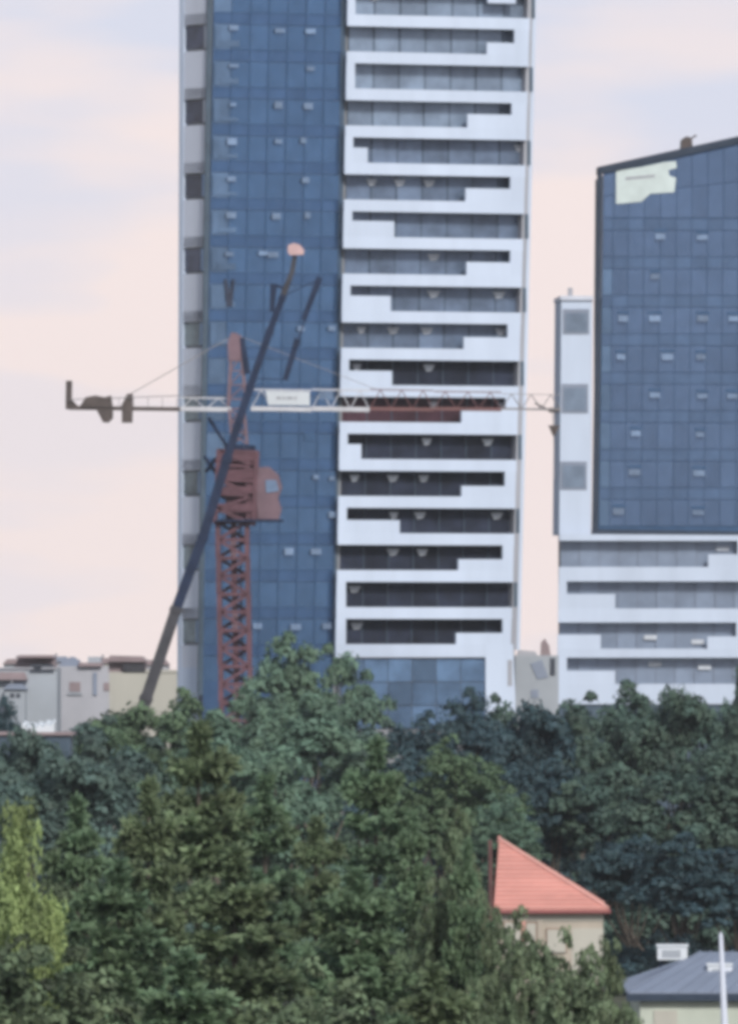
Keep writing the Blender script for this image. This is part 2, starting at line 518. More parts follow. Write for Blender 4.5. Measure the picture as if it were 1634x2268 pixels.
for k in range(-1, 18):
    t = band_top(k)
    if k % 2 == 0:
        m = M['sidewin'] if k <= 7 else M['sidewin2']
        SF.slab('side_window', m, squad(.06, .80, t + BH + 3, t + PITCH - 4), -0.15, 0.1, TOWER)
        SF.slab('side_window_jamb', M['glass_light'] if k > 3 else M['panel'], squad(.81, .96, t + BH + 3, t + PITCH - 4), 0.0, 0.2, TOWER)
    else:
        SF.slab('side_panel', M['panel'], squad(.07, .95, t - PITCH + PITCH + 2 - BH * 0 - PITCH * 0 - 0, t + PITCH + BH - 2), 0.0, 0.3, TOWER)
        # the panel covers this storey; the band between joins it to the one below
    if k % 2 == 0:
        SF.slab('side_panel', M['panel'], squad(.07, .95, t + 2, t + BH - 1), 0.0, 0.3, TOWER)
SF.slab('side_halo_strip', M['white'], [(sx(-.12, 0), VTOP), (sx(.05, 0), VTOP), (sx(.05, 1540), VG), (sx(-.14, 1540), VG)], 0.05, 0.8, TOWER)  # white strip added for the bright halo on this side
SF.slab('side_base_panel', M['white'], squad(.07, .96, band_top(18) - 30, 1900), 0.02, 0.3, TOWER)

# balconies: storey k -> (left pillar right edge or None, left block (u, step) or None, right block (u, step, pillar u) or None)
storeys = {
 -2: (None, None, (1080, 0, 1142)), -1: (787, None, None),
 0: (None, None, (1078, 88, 1139)), 1: (786, None, None), 2: (None, None, (1035, 248, 1133)),
 3: (782, (814, 327), None), 4: (None, None, (1031, 413, 1130)), 5: (780, (873, 489), None),
 6: (None, None, (1033, 577, 1130)), 7: (776, (865, 655), None), 8: (None, None, (1027, 744, 1124)),
 9: (773, (868, 821), None), 10: (None, None, (1022, 905, 1120)), 11: (770, (800, 984), None),
 12: (None, None, (1022, 1075, 1118)), 13: (768, (885, 1152), None), 14: (None, None, (1015, 1238, 1113)),
 15: (766, None, None), 16: (766, None, (1010, 1402, 1113)),
}
spot_us = {4: [823, 885, 950], 12: [785, 870, 938], 14: [870, 935], 13: [872, 930, 1100], 11: [945, 1080], 9: [790, 950], 6: [960],
         8: [800, 870, 945, 1110], 10: [960, 1110], 7: [960, 1105], 15: [785], 3: [1150], 16: [790], -1: [830]}
def balcony_storey(fr, parent, L_, R_, t0, t1, pil, lb, rb, rm, spot_u, npane, Rw=None):
    """t0 top of the band above, t1 top of the band below; opening in between"""
    v0, v1 = t0 + BH, t1
    OFF, TH = 1.05, 0.30
    # white band above the opening
    fr.slab('balcony_band', M['white'], [(L_(t0), t0), (R_(t0), t0), (R_(t0), v0), (L_(t0), v0)], OFF, TH, parent)
    # floor slab running back to the rooms
    fr.slab('floor_slab', M['soffit'], [(L_(t0) + 2, t0 + 7), (R_(t0) - 2, t0 + 7), (R_(t0) - 2, v0 - 4), (L_(t0) + 2, v0 - 4)], OFF - TH, 2.1, parent)
    if pil:
        fr.slab('pillar', M['white'], [(L_(v0), v0), (pil, v0), (pil, v1), (L_(v1), v1)], OFF, TH, parent)
    if lb:
        u, st = lb
        fr.slab('parapet_panel', M['white'], [(pil, st), (u, st), (u, v1), (pil, v1)], OFF - .004, TH, parent)
    if rb:
        u, st, pu = rb
        fr.slab('pillar', M['white'], [(pu, v0), (R_(v0), v0), (R_(v1), v1), (pu, v1)], OFF, TH, parent)
        fr.slab('parapet_panel', M['white'], [(u, st), (pu, st), (pu, v1), (u, v1)], OFF - .004, TH, parent)
    # glass of the rooms behind
    a, b = L_(v0) + 3, R_(v0) - 2
    edges = [a + (b - a) * i / npane for i in range(npane + 1)]
    for i in range(npane):
        fr.slab('balcony_pane', rm, rect(edges[i] + .8, edges[i + 1] - .8, v0 - 2, v1 + 4), -0.25 + random.uniform(-.05, .05), 0.1, parent)
    for i in range(1, npane):
        fr.slab('window_frame', M['gap'], rect(edges[i] - .8, edges[i] + .8, v0 - 2, v1 + 4), -0.15, 0.2, parent)
    for u in spot_u:
        w = random.uniform(10, 15)
        fr.slab('room_bright_spot', M['bright_spot'], [(u - w, v0 + 9), (u + w, v0 + 9), (u + w * .5, v0 + 22), (u - w * .4, v0 + 24)], -0.12, 0.04, parent)
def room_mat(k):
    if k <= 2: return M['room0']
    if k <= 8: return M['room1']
    if k == 10: return M['room_redcast']
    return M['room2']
for k in sorted(storeys):
    pil, lb, rb = storeys[k]
    balcony_storey(TF, TOWER, uL, uR, band_top(k), band_top(k + 1), pil, lb, rb, room_mat(k), spot_us.get(k, []), 7)
TF.slab('balcony_band', M['white'], [(uL(1427), 1427), (1075, 1427), (1075, 1456), (uL(1427), 1456)], 1.05, 0.3, TOWER)
TF.slab('parapet_panel', M['white'], [(1075, 1427), (1136, 1427), (1141, 1545), (1141, VG), (1078, VG)], 1.05, 3.2, TOWER)
TF.slab('slot_window', M['warmgrey'], rect(1124, 1134, 1462, 1520), 1.08, 0.2, TOWER)
# return strip on the right edge
TF.slab('edge_strip', M['white'], [(uR(0) + 12, VTOP), (uR(0) + 20, VTOP), (1151, 1440), (1143.5, 1440)], 0.6, 1.6, TOWER)  # added white strip in place of a bright halo along the edge
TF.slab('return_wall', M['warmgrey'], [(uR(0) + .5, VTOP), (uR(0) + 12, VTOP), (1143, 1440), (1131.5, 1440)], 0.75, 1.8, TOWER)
for k in range(-1, 17):
    t = band_top(k)
    if k % 2:
        TF.slab('return_window', M['gap'], rect(uR(t) + 1.5, uR(t) + 9, t + BH, t + PITCH - 2), 0.8, 0.15, TOWER)
# recessed blue glass ground storeys
for j in range(3):
    for i in range(6):
        u0 = 752 + (1073 - 752) * i / 6; u1 = 752 + (1073 - 752) * (i + 1) / 6
        v0 = 1459 + 52 * j
        TF.slab('base_pane', M['base'] if (i + j) % 3 else M['glass_light'], rect(u0 + .8, u1 - .8, v0 + 1, v0 + 51), 0.75 + random.uniform(-.02, .02), 0.1, TOWER)
TF.slab('base_wall', M['core'], rect(750, 1075, 1457, VG), 0.6, 1.8, TOWER)
# rooms above the picture: closed top storeys
for kk in (-4, -3):
    balcony_storey(TF, TOWER, uL, uR, band_top(kk), band_top(kk + 1), 787 if kk % 2 else None, None, None if kk % 2 else (1078, band_top(kk) + 55, 1140), M['room0'], [], 7)
TF.slab('roof_slab', M['white'], [(uS(0) + 4, VTOP - 8), (uR(0) + 12, VTOP - 8), (uR(0) + 12, VTOP), (uS(0) + 4, VTOP)], 1.1, 14, TOWER)

# ------------------------------------------------------------------ the block on the right
BLOCK = thing('office_block', 'blue glass block with sloping roof line above white balcony floors, right side of the photo', 'building')
BF = Frame(1325, 930, 3)
BP = 85.3
VG2 = HOR + CZ / (K * 930)
def bl(v): return 1325 - 13 * (v - 380) / 800
def topv(u): return 372 - 0.222 * (u - 1325)
UE = 1850
BF.slab('block_core', M['core'], [(1345, 700), (1348, topv(1348) + 12), (UE, topv(UE) + 12), (UE, VG2), (1265, VG2), (1265, 1182), (1345, 1182)], -0.8, 16, BLOCK)
BF.slab('roof_coping', M['coping'], [(1325, topv(1325) - 3), (UE, topv(UE) - 3), (UE, topv(UE) + 13), (1325, topv(1325) + 13)], 0.3, 2.5, BLOCK)
BF.slab('edge_strip', M['coping'], [(1323, topv(1323) + 12), (1333, topv(1333) + 12), (1322, 1183), (1311, 1183)], 0.25, 0.5, BLOCK)
BF.slab('sill_trim', M['coping'], [(1311, 1172), (UE, 1180), (UE, 1190), (1311, 1184)], 0.3, 0.6, BLOCK)
cols = [1325 + 11, 1358, 1392, 1427, 1462, 1498, 1532, 1567, 1602, 1637, 1672]
for r in range(9):
    v0 = 498 + BP * (r - 0) - 10 if r else 488
    v0 = 475 + BP * (r) + 8
    if r == 8: continue
    for (a, b, sp) in ((v0, v0 + 26, True), (v0 + 26, v0 + BP, False)):
        for i in range(len(cols) - 1):
            sh = -10 * (a - 400) / 800
            c0 = cols[i] + sh; c1 = cols[i + 1] + sh
            if c0 > 1660: continue
            m = M['rglass2'] if sp else (M['glass_light'] if (i == 0 and r > 0) else M['rglass'])
            BF.slab('glass_pane', m, rect(c0 + .8, c1 - .8, a + .8, min(b, 1174) - .8), random.uniform(-.01, .02), 0.1, BLOCK)
# top storey panes under the slope
for i in range(len(cols) - 1):
    c0, c1 = cols[i], cols[i + 1]
    for (fa, fb) in ((0, .5), (.5, 1)):
        def vv(u, f):
            t = topv(u) + 16
            return t + (482 - t) * f
        BF.slab('glass_pane', M['rglass'], [(c0 + .8, vv(c0, fa) + .8), (c1 - .8, vv(c1, fa) + .8), (c1 - .8, vv(c1, fb) - .8), (c0 + .8, vv(c0, fb) - .8)], random.uniform(-.01, .02), 0.1, BLOCK)
BF.slab('side_glazing', M['rglass'], [(1680, topv(1680) + 16), (UE, topv(UE) + 16), (UE, 1178), (1672, 1178)], 0, 0.1, BLOCK)
BF.slab('glazing_backing', M['mullion'], [(1336, topv(1336) + 13), (UE, topv(UE) + 13), (UE, 1178), (1324, 1176)], -0.1, 0.5, BLOCK)
# white sheeting fixed under the roof edge
BF.slab('white_sheeting', M['signgreen'], [(1364, 378), (1420, 369), (1470, 358), (1497, 356), (1498, 371), (1480, 376), (1482, 388), (1497, 393), (1493, 425), (1440, 428), (1420, 446), (1364, 451)], 0.12, 0.1, BLOCK)
BF.slab('sheeting_batten', M['ink'], [(1385, 392), (1450, 386), (1450, 391), (1385, 398)], 0.14, 0.05, BLOCK)
rvents = [(1462, 523), (1555, 525), (1450, 612), (1380, 705), (1450, 705), (1556, 705), (1375, 790), (1478, 790), (1552, 790), (1450, 875), (1555, 877),
          (1408, 960), (1550, 962), (1405, 1046), (1548, 1048), (1370, 1133), (1546, 1135), (1625, 705), (1622, 877)]
for (u, v) in rvents:
    w, h = random.uniform(9, 13), random.uniform(5, 7)
    mb = MB()
    a = [BF.at(u - w, v - h, 0.12), BF.at(u + w, v - h, 0.12), BF.at(u + w, v + h, 0.34), BF.at(u - w, v + h, 0.34)]
    mb.prism(a, [p + Vector((0, .05, 0)) for p in a])
    o = mb.build('open_vent', M['vent'], BLOCK)
    BF.slab('vent_gap', M['mullion'], rect(u - w - 3, u + w + 3, v - h - 9, v - h - 3), 0.1, 0.05, BLOCK)
# narrow stair column on the left with square windows
def cl(v): return 1243 - 8 * (v - 650) / 880
BF.slab('stair_column', M['white'], [(cl(660), 664), (1312, 664), (1309, 1184), (cl(1184), 1184)], 0.0, 8.0, BLOCK)
BF.slab('column_coping', M['panel'], rect(1241, 1313, 655, 664.5), 0.2, 8.3, BLOCK)
for (a, b) in ((684, 740), (850, 915), (1022, 1085)):
    sh = -(a - 684) / 60
    f_ = BF.slab('column_window', M['roofgrey'], rect(1246 + sh, 1305 + sh, a, b), 0.04, 0.3, BLOCK)
    BF.slab('column_pane', M['room0'], rect(1252 + sh, 1300 + sh, a + 9, b - 6), 0.07, 0.1, BLOCK)
BF.slab('vent_pipe', M['warmgrey'], rect(1258, 1268, 636, 656), -1, 0.5, BLOCK)
mb = MB(); BF.prism(mb, [(1508, 331), (1510, 306), (1520, 299), (1532, 303), (1534, 325)], -1.0, 1.6); mb.build('roof_cradle', M['cranebrown'], BLOCK)
mb = MB(); mb.bar(BF.at(1530, 304, -1.5), BF.at(1542, 296, -1.5), 0.15); mb.build('cradle_arm', M['cranebrown'], BLOCK)
# white floors below
def lL(v): return 1239 - 6 * (v - 1180) / 360
def lR(v): return UE
lowr = [  # t0 (band top), opening v0, v1 bottom, left pillar, left block, right block
 (1183, 1198, 1256, None, None, (1568, 1228, 1633)),
 (1256, 1288, 1348, 1255, (1362, 1316), None),
 (1348, 1379, 1437, None, (1330, 1406), (1566, 1410, 1630)),
 (1437, 1457, 1515, 1255, (1362, 1486), None),
]
for (t0, v0, v1, pil, lb, rb) in lowr:
    OFF, TH = 1.0, 0.3
    BF.slab('balcony_band', M['white'], [(lL(t0), t0), (UE, t0 + (4 if t0 < 1200 else 0)), (UE, v0), (lL(v0), v0)], OFF, TH, BLOCK)
    BF.slab('floor_slab', M['soffit'], rect(lL(t0) + 2, UE - 1, v0 - 9, v0 - 2), OFF - TH, 1.6, BLOCK)
    if pil: BF.slab('pillar', M['white'], [(lL(v0), v0), (pil, v0), (pil, v1), (lL(v1), v1)], OFF, TH, BLOCK)
    if lb:
        BF.slab('parapet_panel', M['white'], [(pil or lL(v1), lb[1]), (lb[0], lb[1]), (lb[0], v1), (pil or lL(v1), v1)], OFF - .004, TH, BLOCK)
    if rb:
        BF.slab('pillar', M['white'], rect(rb[2], rb[2] + 34, v0, v1), OFF, TH, BLOCK)
        BF.slab('parapet_panel', M['white'], rect(rb[0], rb[2], rb[1], v1), OFF - .004, TH, BLOCK)
    e = [lL(v0) + 2 + 43 * i for i in range(11)]
    for i in range(10):
        BF.slab('balcony_pane', M['room3'], rect(e[i] + .8, e[i + 1] - .8, v0 - 2, v1 + 4), -0.2 + random.uniform(-.05, .05), 0.1, BLOCK)
    for i in range(1, 10):
        BF.slab('window_frame', M['roofgrey'], rect(e[i] - .7, e[i] + .7, v0 - 2, v1 + 4), -0.1, 0.15, BLOCK)
BF.slab('balcony_band', M['white'], [(1233, 1515), (UE, 1515), (UE, 1560), (1233, 1560)], 1.0, 0.3, BLOCK)
BF.slab('base_wall', M['gap'], rect(1236, UE, 1560, VG2), 0.8, 1.5, BLOCK)
for (u, v) in ((1440, 1412), (1545, 1437 - 15), (1450, 1471), (1560, 1478), (1600, 1215)):
    BF.slab('room_bright_spot', M['bright_spot'], rect(u - 14, u + 14, v - 5, v + 5), 0.0, 0.04, BLOCK)

# ------------------------------------------------------------------ tower crane
CRY = 872.0
CG = P(525, HOR, CRY); CG.z = 0
CRANE = thing('tower_crane', 'red tower crane with white jib standing in front of the tall tower', 'crane', loc=CG)
def CP(u, v, dy=0.0):
    return P(u, v, CRY) + Vector((0, dy, 0))
def lattice_box(mb, p, q, w, h, bays, cw, bw, up=(0, 0, 1)):
    p, q = Vector(p), Vector(q)
    d = (q - p).normalized(); up = Vector(up)
    if abs(d.dot(up)) > .9: up = Vector((0, 1, 0))
    x = d.cross(up).normalized() * w / 2; y = x.cross(d).normalized() * h / 2
    cs = [(-x - y), (x - y), (x + y), (-x + y)]
    for c in cs: mb.bar(p + c, q + c, cw)
    Lg = (q - p)
    for i in range(bays):
        a, b = p + Lg * (i / bays), p + Lg * ((i + 1) / bays)
        for j in range(4):
            c0, c1 = cs[j], cs[(j + 1) % 4]
            if (i + j) % 2: c0, c1 = c1, c0
            mb.bar(a + c0, b + c1, bw)
            mb.bar(b + cs[j], b + cs[(j + 1) % 4], bw)
# mast in sections, each 80 rows
mast_w = 2.35
def mx(v): return 513 + (v - 1150) * 0.02
zv = 1155
while zv < 1960:
    mb = MB()
    nv = min(zv + 80, 2085)
    lattice_box(mb, CP(mx(zv) + 2, nv, 0), CP(mx(zv) + 2, zv + 1.5, 0), mast_w, mast_w, 2, 0.38, 0.27)
    mb.bar(CP(mx(zv) + 2 - 30, zv + 3, -1.1), CP(mx(zv) + 2 + 32, zv + 3, -1.1), 0.26)
    o = mb.build('mast_section', M['red'], CRANE)
    mb = MB()
    mb.bar(CP(mx(zv) + 4, nv - 2, 0), CP(mx(zv) + 4, zv + 2, 0), 0.5); mb.bar(CP(mx(zv) + 18, nv - 3, .3), CP(mx(zv) + 18, zv + 3, .3), 0.12)
    mb.build('ladder', M['redpale'] if zv % 160 < 80 else M['red'], CRANE)
    zv = nv
mb = MB(); b = P(517, HOR, CRY); mb.box(b.x - 3, b.x + 3, CRY - 3, CRY + 3, 0, 2.2); mb.build('base_block', M['core'], CRANE)
# climbing frame
mb = MB()
lattice_box(mb, CP(519, 1160, 0), CP(527, 1000, 0), 3.1, 3.1, 5, 0.34, 0.26)
mb.build('climbing_frame', M['red'], CRANE)
mb = MB()
for v in (1012, 1050, 1088, 1126):
    u = 527 - (v - 1000) * .05
    a, bq = CP(u - 46, v, -1.6), CP(u + 46, v, -1.6)
    mb.box(a.x, bq.x, CRY - 1.62, CRY + 1.5, a.z - .35, a.z + .35)
mb.build('frame_cladding', M['red'], CRANE)
mb = MB(); mb.box(CP(500, 0).x, CP(556, 0).x, CRY - 1.0, CRY + 1.0, CP(0, 1150).z, CP(0, 1002).z); mb.build('inner_mast', M['red'], CRANE)
# platform and operator's cab
mb = MB(); a = CP(478, 1156); c = CP(628, 1151)
mb.box(a.x, c.x, CRY - 2.0, CRY + 2.0, a.z, c.z); mb.build('service_platform', M['boom'], CRANE)
CAB_UV = [(572, 1150), (566, 1060), (572, 1036), (596, 1034), (617, 1052), (625, 1080), (616, 1104), (624, 1128), (618, 1150)]
mb = MB(); a = [CP(u, v, -1.6) for u, v in CAB_UV]; mb.prism(a, [p + Vector((0, 2.2, 0)) for p in a])
cab = mb.build('operator_cab', M['redpale'], CRANE)
mb = MB(); a = [CP(u, v, -1.68) for u, v in ((588, 1064), (612, 1064), (618, 1088), (590, 1092))]; mb.prism(a, [p + Vector((0, .07, 0)) for p in a])
o = mesh_obj('cab_window', [p - CRANE.location for p in mb.v], mb.f, M['vent']); o.parent = cab
mb = MB(); a = [CP(u, v, -1.5) for u, v in ((545, 1150), (545, 1010), (570, 1010), (573, 1150))]; mb.prism(a, [p + Vector((0, 1.5, 0)) for p in a])
mb.build('machinery_house', M['red'], CRANE)
# slewing ring and upper mast
mb = MB(); mb.tube(CP(531, 1003), CP(532, 985), 1.25, 14); mb.build('slewing_ring', M['boom'], CRANE)
mb = MB(); lattice_box(mb, CP(531, 985), CP(524, 905), 1.2, 1.2, 3, 0.22, 0.12); mb.build('slewing_mast', M['redpale'], CRANE)
mb = MB()
for (u0, u1) in ((506, 514), (546, 530)):
    for dy in (-.6, .6):
        mb.bar(CP(u0, 900, dy), CP(u1, 742, dy * .3), 0.26)
for i in range(5):
    f = (i + .5) / 5
    mb.bar(CP(506 + 8 * f, 900 - 158 * f, -.5 * (1 - f * .7)), CP(546 - 16 * f, 900 - 158 * f, -.5 * (1 - f * .7)), 0.13)
    mb.bar(CP(506 + 8 * f, 900 - 158 * f, -.4), CP(546 - 16 * min(1, f + .2), 900 - 158 * min(1, f + .2), -.4), 0.11)
mb.build('tower_head', M['redpale'], CRANE)
mb = MB(); a = [CP(u, v, -.5) for u, v in ((506, 800), (504, 760), (512, 736), (526, 738), (532, 752), (534, 800))]; mb.prism(a, [p + Vector((0, 1, 0)) for p in a]); mb.build('head_sheave_box', M['redpale'], CRANE)
mb = MB(); mb.taper(CP(536, 748, -.4), CP(548, 828, -.4), .35, .35, .5, .5); mb.build('rear_strut', M['boom'], CRANE)
# jib: white near the mast, browner outwards
def jib(u0, u1, m, name, hi=1.55):
    mb = MB()
    a, b = CP(u0, 905), CP(u1, 907)
    n = max(2, int(abs(b.x - a.x) / 1.5))
    cw = 0.34 if m is M['cranewhite'] else (0.26 if hi > 1.3 else 0.14)
    for dy in (-.55, .55):
        mb.bar(a + Vector((0, dy, 0)), b + Vector((0, dy, 0)), cw * .9, cw)
    mb.bar(a + Vector((0, 0, hi)), b + Vector((0, 0, hi)), cw * .35)
    for i in range(n):
        p, q = a.lerp(b, i / n), a.lerp(b, (i + 1) / n)
        mid = p.lerp(q, .5) + Vector((0, 0, hi))
        for dy in (-.55, .55):
            mb.bar(p + Vector((0, dy, 0)), mid, .055); mb.bar(mid, q + Vector((0, dy, 0)), .055)
    return mb.build(name, m, CRANE)
jib(556, 690, M['cranewhite'], 'jib_section'); jib(691, 818, M['cranewhite'], 'jib_section'); jib(819, 960, M['brownjib'], 'jib_section')
jib(961, 1110, M['brownjib'], 'jib_section', 1.4); jib(1111, 1241, M['cable'], 'jib_section', 1.2)
jib(400, 512, M['cranewhite'], 'counter_jib_section', 0.9)
mb = MB()
for dy in (-.55, .55): mb.bar(CP(152, 903, dy), CP(399, 906, dy), 0.22, 0.3)
for i in range(9): mb.bar(CP(160 + 28 * i, 904, -.55), CP(160 + 28 * i, 904, .55), .12)
mb.build('counter_jib_walkway', M['cranebrown'], CRANE)
mb = MB()
for dy in (-.55, .55): mb.bar(CP(150, 885, dy), CP(400, 876, dy), .05)
for i in range(7): mb.bar(CP(200 + 32 * i, 904, -.55), CP(200 + 32 * i, 881, -.55), .05)
mb.build('handrail', M['cable'], CRANE)
mb = MB(); mb.bar(CP(152, 906), CP(153, 843), .5, .5); mb.bar(CP(148, 880), CP(170, 903), .35); mb.build('end_post', M['cranebrown'], CRANE)
mb = MB(); a = [CP(u, v, -.8) for u, v in ((176, 902), (190, 880), (212, 876), (232, 880), (246, 876), (250, 902))]; mb.prism(a, [p + Vector((0, 1.6, 0)) for p in a]); mb.build('hoist_winch', M['cranebrown'], CRANE)
for uv in ([(212, 904), (250, 904), (250, 926), (240, 936), (228, 935)], [(270, 904), (294, 904), (293, 936), (270, 936)]):
    mb = MB(); a = [CP(u, v, -.7) for u, v in uv]; mb.prism(a, [p + Vector((0, 1.4, 0)) for p in a]); mb.build('counterweight', M['cranebrown'], CRANE)
mb = MB(); a = [CP(u, v, -.5) for u, v in ((266, 904), (282, 872), (294, 872), (294, 904))]; mb.prism(a, [p + Vector((0, 1, 0)) for p in a]); mb.build('winch_frame', M['cranebrown'], CRANE)
mb = MB(); mb.bar(CP(286, 874), CP(518, 742), .07); mb.build('rear_tie', M['cable'], CRANE)
for (u, v) in ((840, 865),):
    mb = MB(); mb.bar(CP(526, 742), CP(u, v), .045); mb.build('front_tie', M['cable'], CRANE)
mb = MB(); mb.bar(CP(1215, 908), CP(1240, 908), 1.0, .35); mb.bar(CP(1215, 908), CP(1185, 893), .15); mb.build('trolley', M['cranebrown'], CRANE)
mb = MB()
for du in (-3, 3): mb.bar(CP(1226 + du, 910), CP(1226 + du * .6, 942), .05)
mb.bar(CP(1226, 962), CP(1228, 1060), .05)
mb.build('hoist_rope', M['cable'], CRANE)
mb = MB(); a = [CP(u, v, -.25) for u, v in ((1214, 942), (1240, 942), (1229, 965), (1224, 965))]; mb.prism(a, [p + Vector((0, .5, 0)) for p in a]); mb.build('hook_block', M['cranebrown'], CRANE)
mb = MB(); a = [CP(u, v, -.7) for u, v in ((588, 866), (686, 868), (686, 898), (594, 897))]; mb.prism(a, [p + Vector((0, .06, 0)) for p in a])
sg = mb.build('sign_board', M['sign'], CRANE)
mb = MB()
for (a0, a1) in ((612, 622), (626, 631), (635, 648), (652, 657)):
    a, c = CP(a0, 884, -.72), CP(a1, 879, -.72); mb.box(a.x, c.x, a.y - .01, a.y + .01, a.z, c.z)
o = mesh_obj('lettering', [p - CRANE.location for p in mb.v], mb.f, M['ink']); o.parent = sg
mb = MB(); a = [CP(u, v, -.3) for u, v in ((707, 864), (738, 866), (738, 886), (707, 884))]; mb.prism(a, [p + Vector((0, .1, 0)) for p in a]); mb.build('jib_plate', M['vent'], CRANE)
mb = MB()
for (p0, p1) in (((455, 1045), (478, 1015)), ((452, 1010), (480, 1050)), ((462, 925), (500, 985))):
    mb.bar(CP(*p0, 1), CP(*p1, 0), .2)
mb.build('tie_brace', M['boom'], CRANE)

# ------------------------------------------------------------------ mobile crane with its long boom
MBY = 850.0
BG = P(180, HOR, MBY); BG.z = 0
MOB = thing('mobile_crane', 'dark telescopic boom slanting up across the tower front with pink tip', 'crane', loc=BG)
def bp(u, v, dy=0): return P(u, v, MBY) + Vector((0, dy, 0))
stations = [(178, 1985, 30), (326, 1540, 28), (392, 1344, 25), (452, 1182, 23), (505, 1008, 20), (556, 850, 18), (600, 726, 16), (628, 652, 15)]
for i in range(len(stations) - 1):
    u0, v0, w0 = stations[i]; u1, v1, _ = stations[i + 1]
    mb = MB(); w = w0 * K * MBY * .9
    p, q = bp(u0, v0), bp(u1, v1)
    mb.taper(p, q, w, w, w * .97, w * .97)
    d = (q - p).normalized()
    mb.taper(q - d * .5, q - d * .1, w * 1.12, w * 1.12, w * 1.12, w * 1.12)
    mb.build('boom_section', M['booma'] if i < 2 else M['boom'], MOB)
mb = MB(); mb.taper(bp(626, 656), bp(646, 604), .5, .5, .36, .36); mb.taper(bp(646, 606), bp(653, 566), .4, .4, .34, .34); mb.build('fly_jib', M['booma'], MOB)
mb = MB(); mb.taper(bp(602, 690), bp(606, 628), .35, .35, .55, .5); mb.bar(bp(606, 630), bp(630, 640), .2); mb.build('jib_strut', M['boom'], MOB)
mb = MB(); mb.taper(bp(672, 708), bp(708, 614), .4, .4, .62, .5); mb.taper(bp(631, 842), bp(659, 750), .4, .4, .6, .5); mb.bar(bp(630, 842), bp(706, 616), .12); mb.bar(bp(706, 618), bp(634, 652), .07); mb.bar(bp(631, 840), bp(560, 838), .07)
mb.build('boom_reflection_bars', M['boom'], MOB)  # added solid bars for the boom's dark reflection in the glass
mb = MB(); a = [bp(u, v, -.5) for u, v in ((637, 557), (638, 543), (650, 538), (664, 542), (674, 555), (672, 564), (642, 565))]; mb.prism(a, [p + Vector((0, .9, 0)) for p in a]); mb.build('boom_head', M['orange'], MOB)
mb = MB(); mb.box(BG.x - 7, BG.x + 5, MBY - 1.4, MBY + 1.4, 1.0, 2.4); mb.box(BG.x - 2.5, BG.x + 2.2, MBY - 1.2, MBY + 1.2, 2.42, 6.3); mb.build('carrier_body', M['booma'], MOB)
for dx in (-6, -4.2, 1.5, 3.4):
    for dy in (-1.2, 1.2):
        mb = MB(); mb.tube((BG.x + dx, MBY + dy - .25, .65), (BG.x + dx, MBY + dy + .25, .65), .65, 14); mb.build('wheel', M['rubber'], MOB)

# ------------------------------------------------------------------ low buildings on the left, behind
def low_building(Y, name, label, cat, wall, uv_wall, extras, depth=14):
    t = thing(name, label, cat, loc=(P(uv_wall[0], HOR, Y).x, Y, 0))
    u0, u1, v0 = uv_wall
    mb = MB(); a, b = P(u0, v0, Y), P(u1, v0, Y)
    mb.box(a.x, b.x, Y, Y + depth, 0, a.z); mb.build('wall', wall, t)
    for (nm, m, q, off, d) in extras:
        mb = MB(); pp = [P(u, v, Y) + Vector((0, -off, 0)) for u, v in q]
        mb.prism(pp, [p + Vector((0, d, 0)) for p in pp]); mb.build(nm, m, t)
    return t
low_building(1040, 'apartment_block', 'low blue grey block with flat mauve roofs, far left behind the trees', 'building', M['bluegrey'], (-60, 126, 1480), [
    ('roof_storey', M['roofmauve'], [(-20, 1481), (28, 1481), (40, 1457), (118, 1456), (120, 1481)], -1.5, 9),
    ('roof_slab', M['roofmauve'], [(33, 1457), (44, 1451), (112, 1451), (120, 1457)], .4, 12),
    ('roof_room', M['darkwin'], rect(66, 119, 1472, 1490), .12, 1.0),
    ('window', M['darkwin'], rect(74, 92, 1474, 1488), .2, .3),
    ('awning', M['roofmauve'], [(-60, 1506), (62, 1506), (56, 1489), (-60, 1489)], 1.0, 1.0),
    ('parapet', M['lilac'], rect(-60, 126, 1478.5, 1482), .2, .4)])
low_building(1060, 'apartment_block', 'lilac grey block with two dark windows between the blue grey and cream ones', 'building', M['lilac'], (127, 254, 1476), [
    ('roof_gable', M['roofgrey'], [(128, 1477), (140, 1462), (158, 1455), (172, 1464), (176, 1477)], -.5, 10),
    ('eave', M['roofmauve'], rect(174, 226, 1468, 1476.5), .5, 9),
    ('roof_hatch', M['bluegrey'], rect(194, 222, 1455, 1468.5), -.8, 5),
    ('window', M['roofmauve'], rect(154, 178, 1511, 1532), .1, .3),
    ('window', M['roofmauve'], rect(230, 250, 1512, 1530), .1, .3),
    ('downpipe', M['roofgrey'], rect(206, 215, 1490, 1540), .15, .3),
    ('sill', M['bluegrey'], rect(150, 182, 1534.5, 1539), .2, .4)])
low_building(1020, 'apartment_block', 'cream walled house with brown mauve roof edge beside the slanting boom', 'house', M['creamp'], (242, 392, 1489), [
    ('roof_storey', M['roofmauve'], [(240, 1490), (240, 1466), (320, 1466), (322, 1490)], -.6, 9),
    ('roof_slab', M['roofmauve'], [(236, 1466), (244, 1452), (312, 1454), (326, 1466)], .3, 11),
    ('roof_room', M['booma'], rect(272, 322, 1471, 1489.5), .1, .6),
    ('parapet', M['creamp'], rect(322, 392, 1484, 1490), .1, .5)])
clutter = [(1150, 8, 66, 1466, 'bluegrey', 'roofmauve', 'small hazy house with mauve roof behind the blue grey block', 26), (1180, 100, 150, 1461, 'lilac', 'roofgrey', 'pale distant house with grey roof behind the gap of the first two blocks', 20),
           (1190, 206, 262, 1464, 'creamp', 'roofmauve', 'small distant cream house with mauve roof behind the lilac block', 18), (1210, 318, 372, 1468, 'lilac', 'roofmauve', 'distant house with low mauve roof right behind the slanting boom foot', 22)]
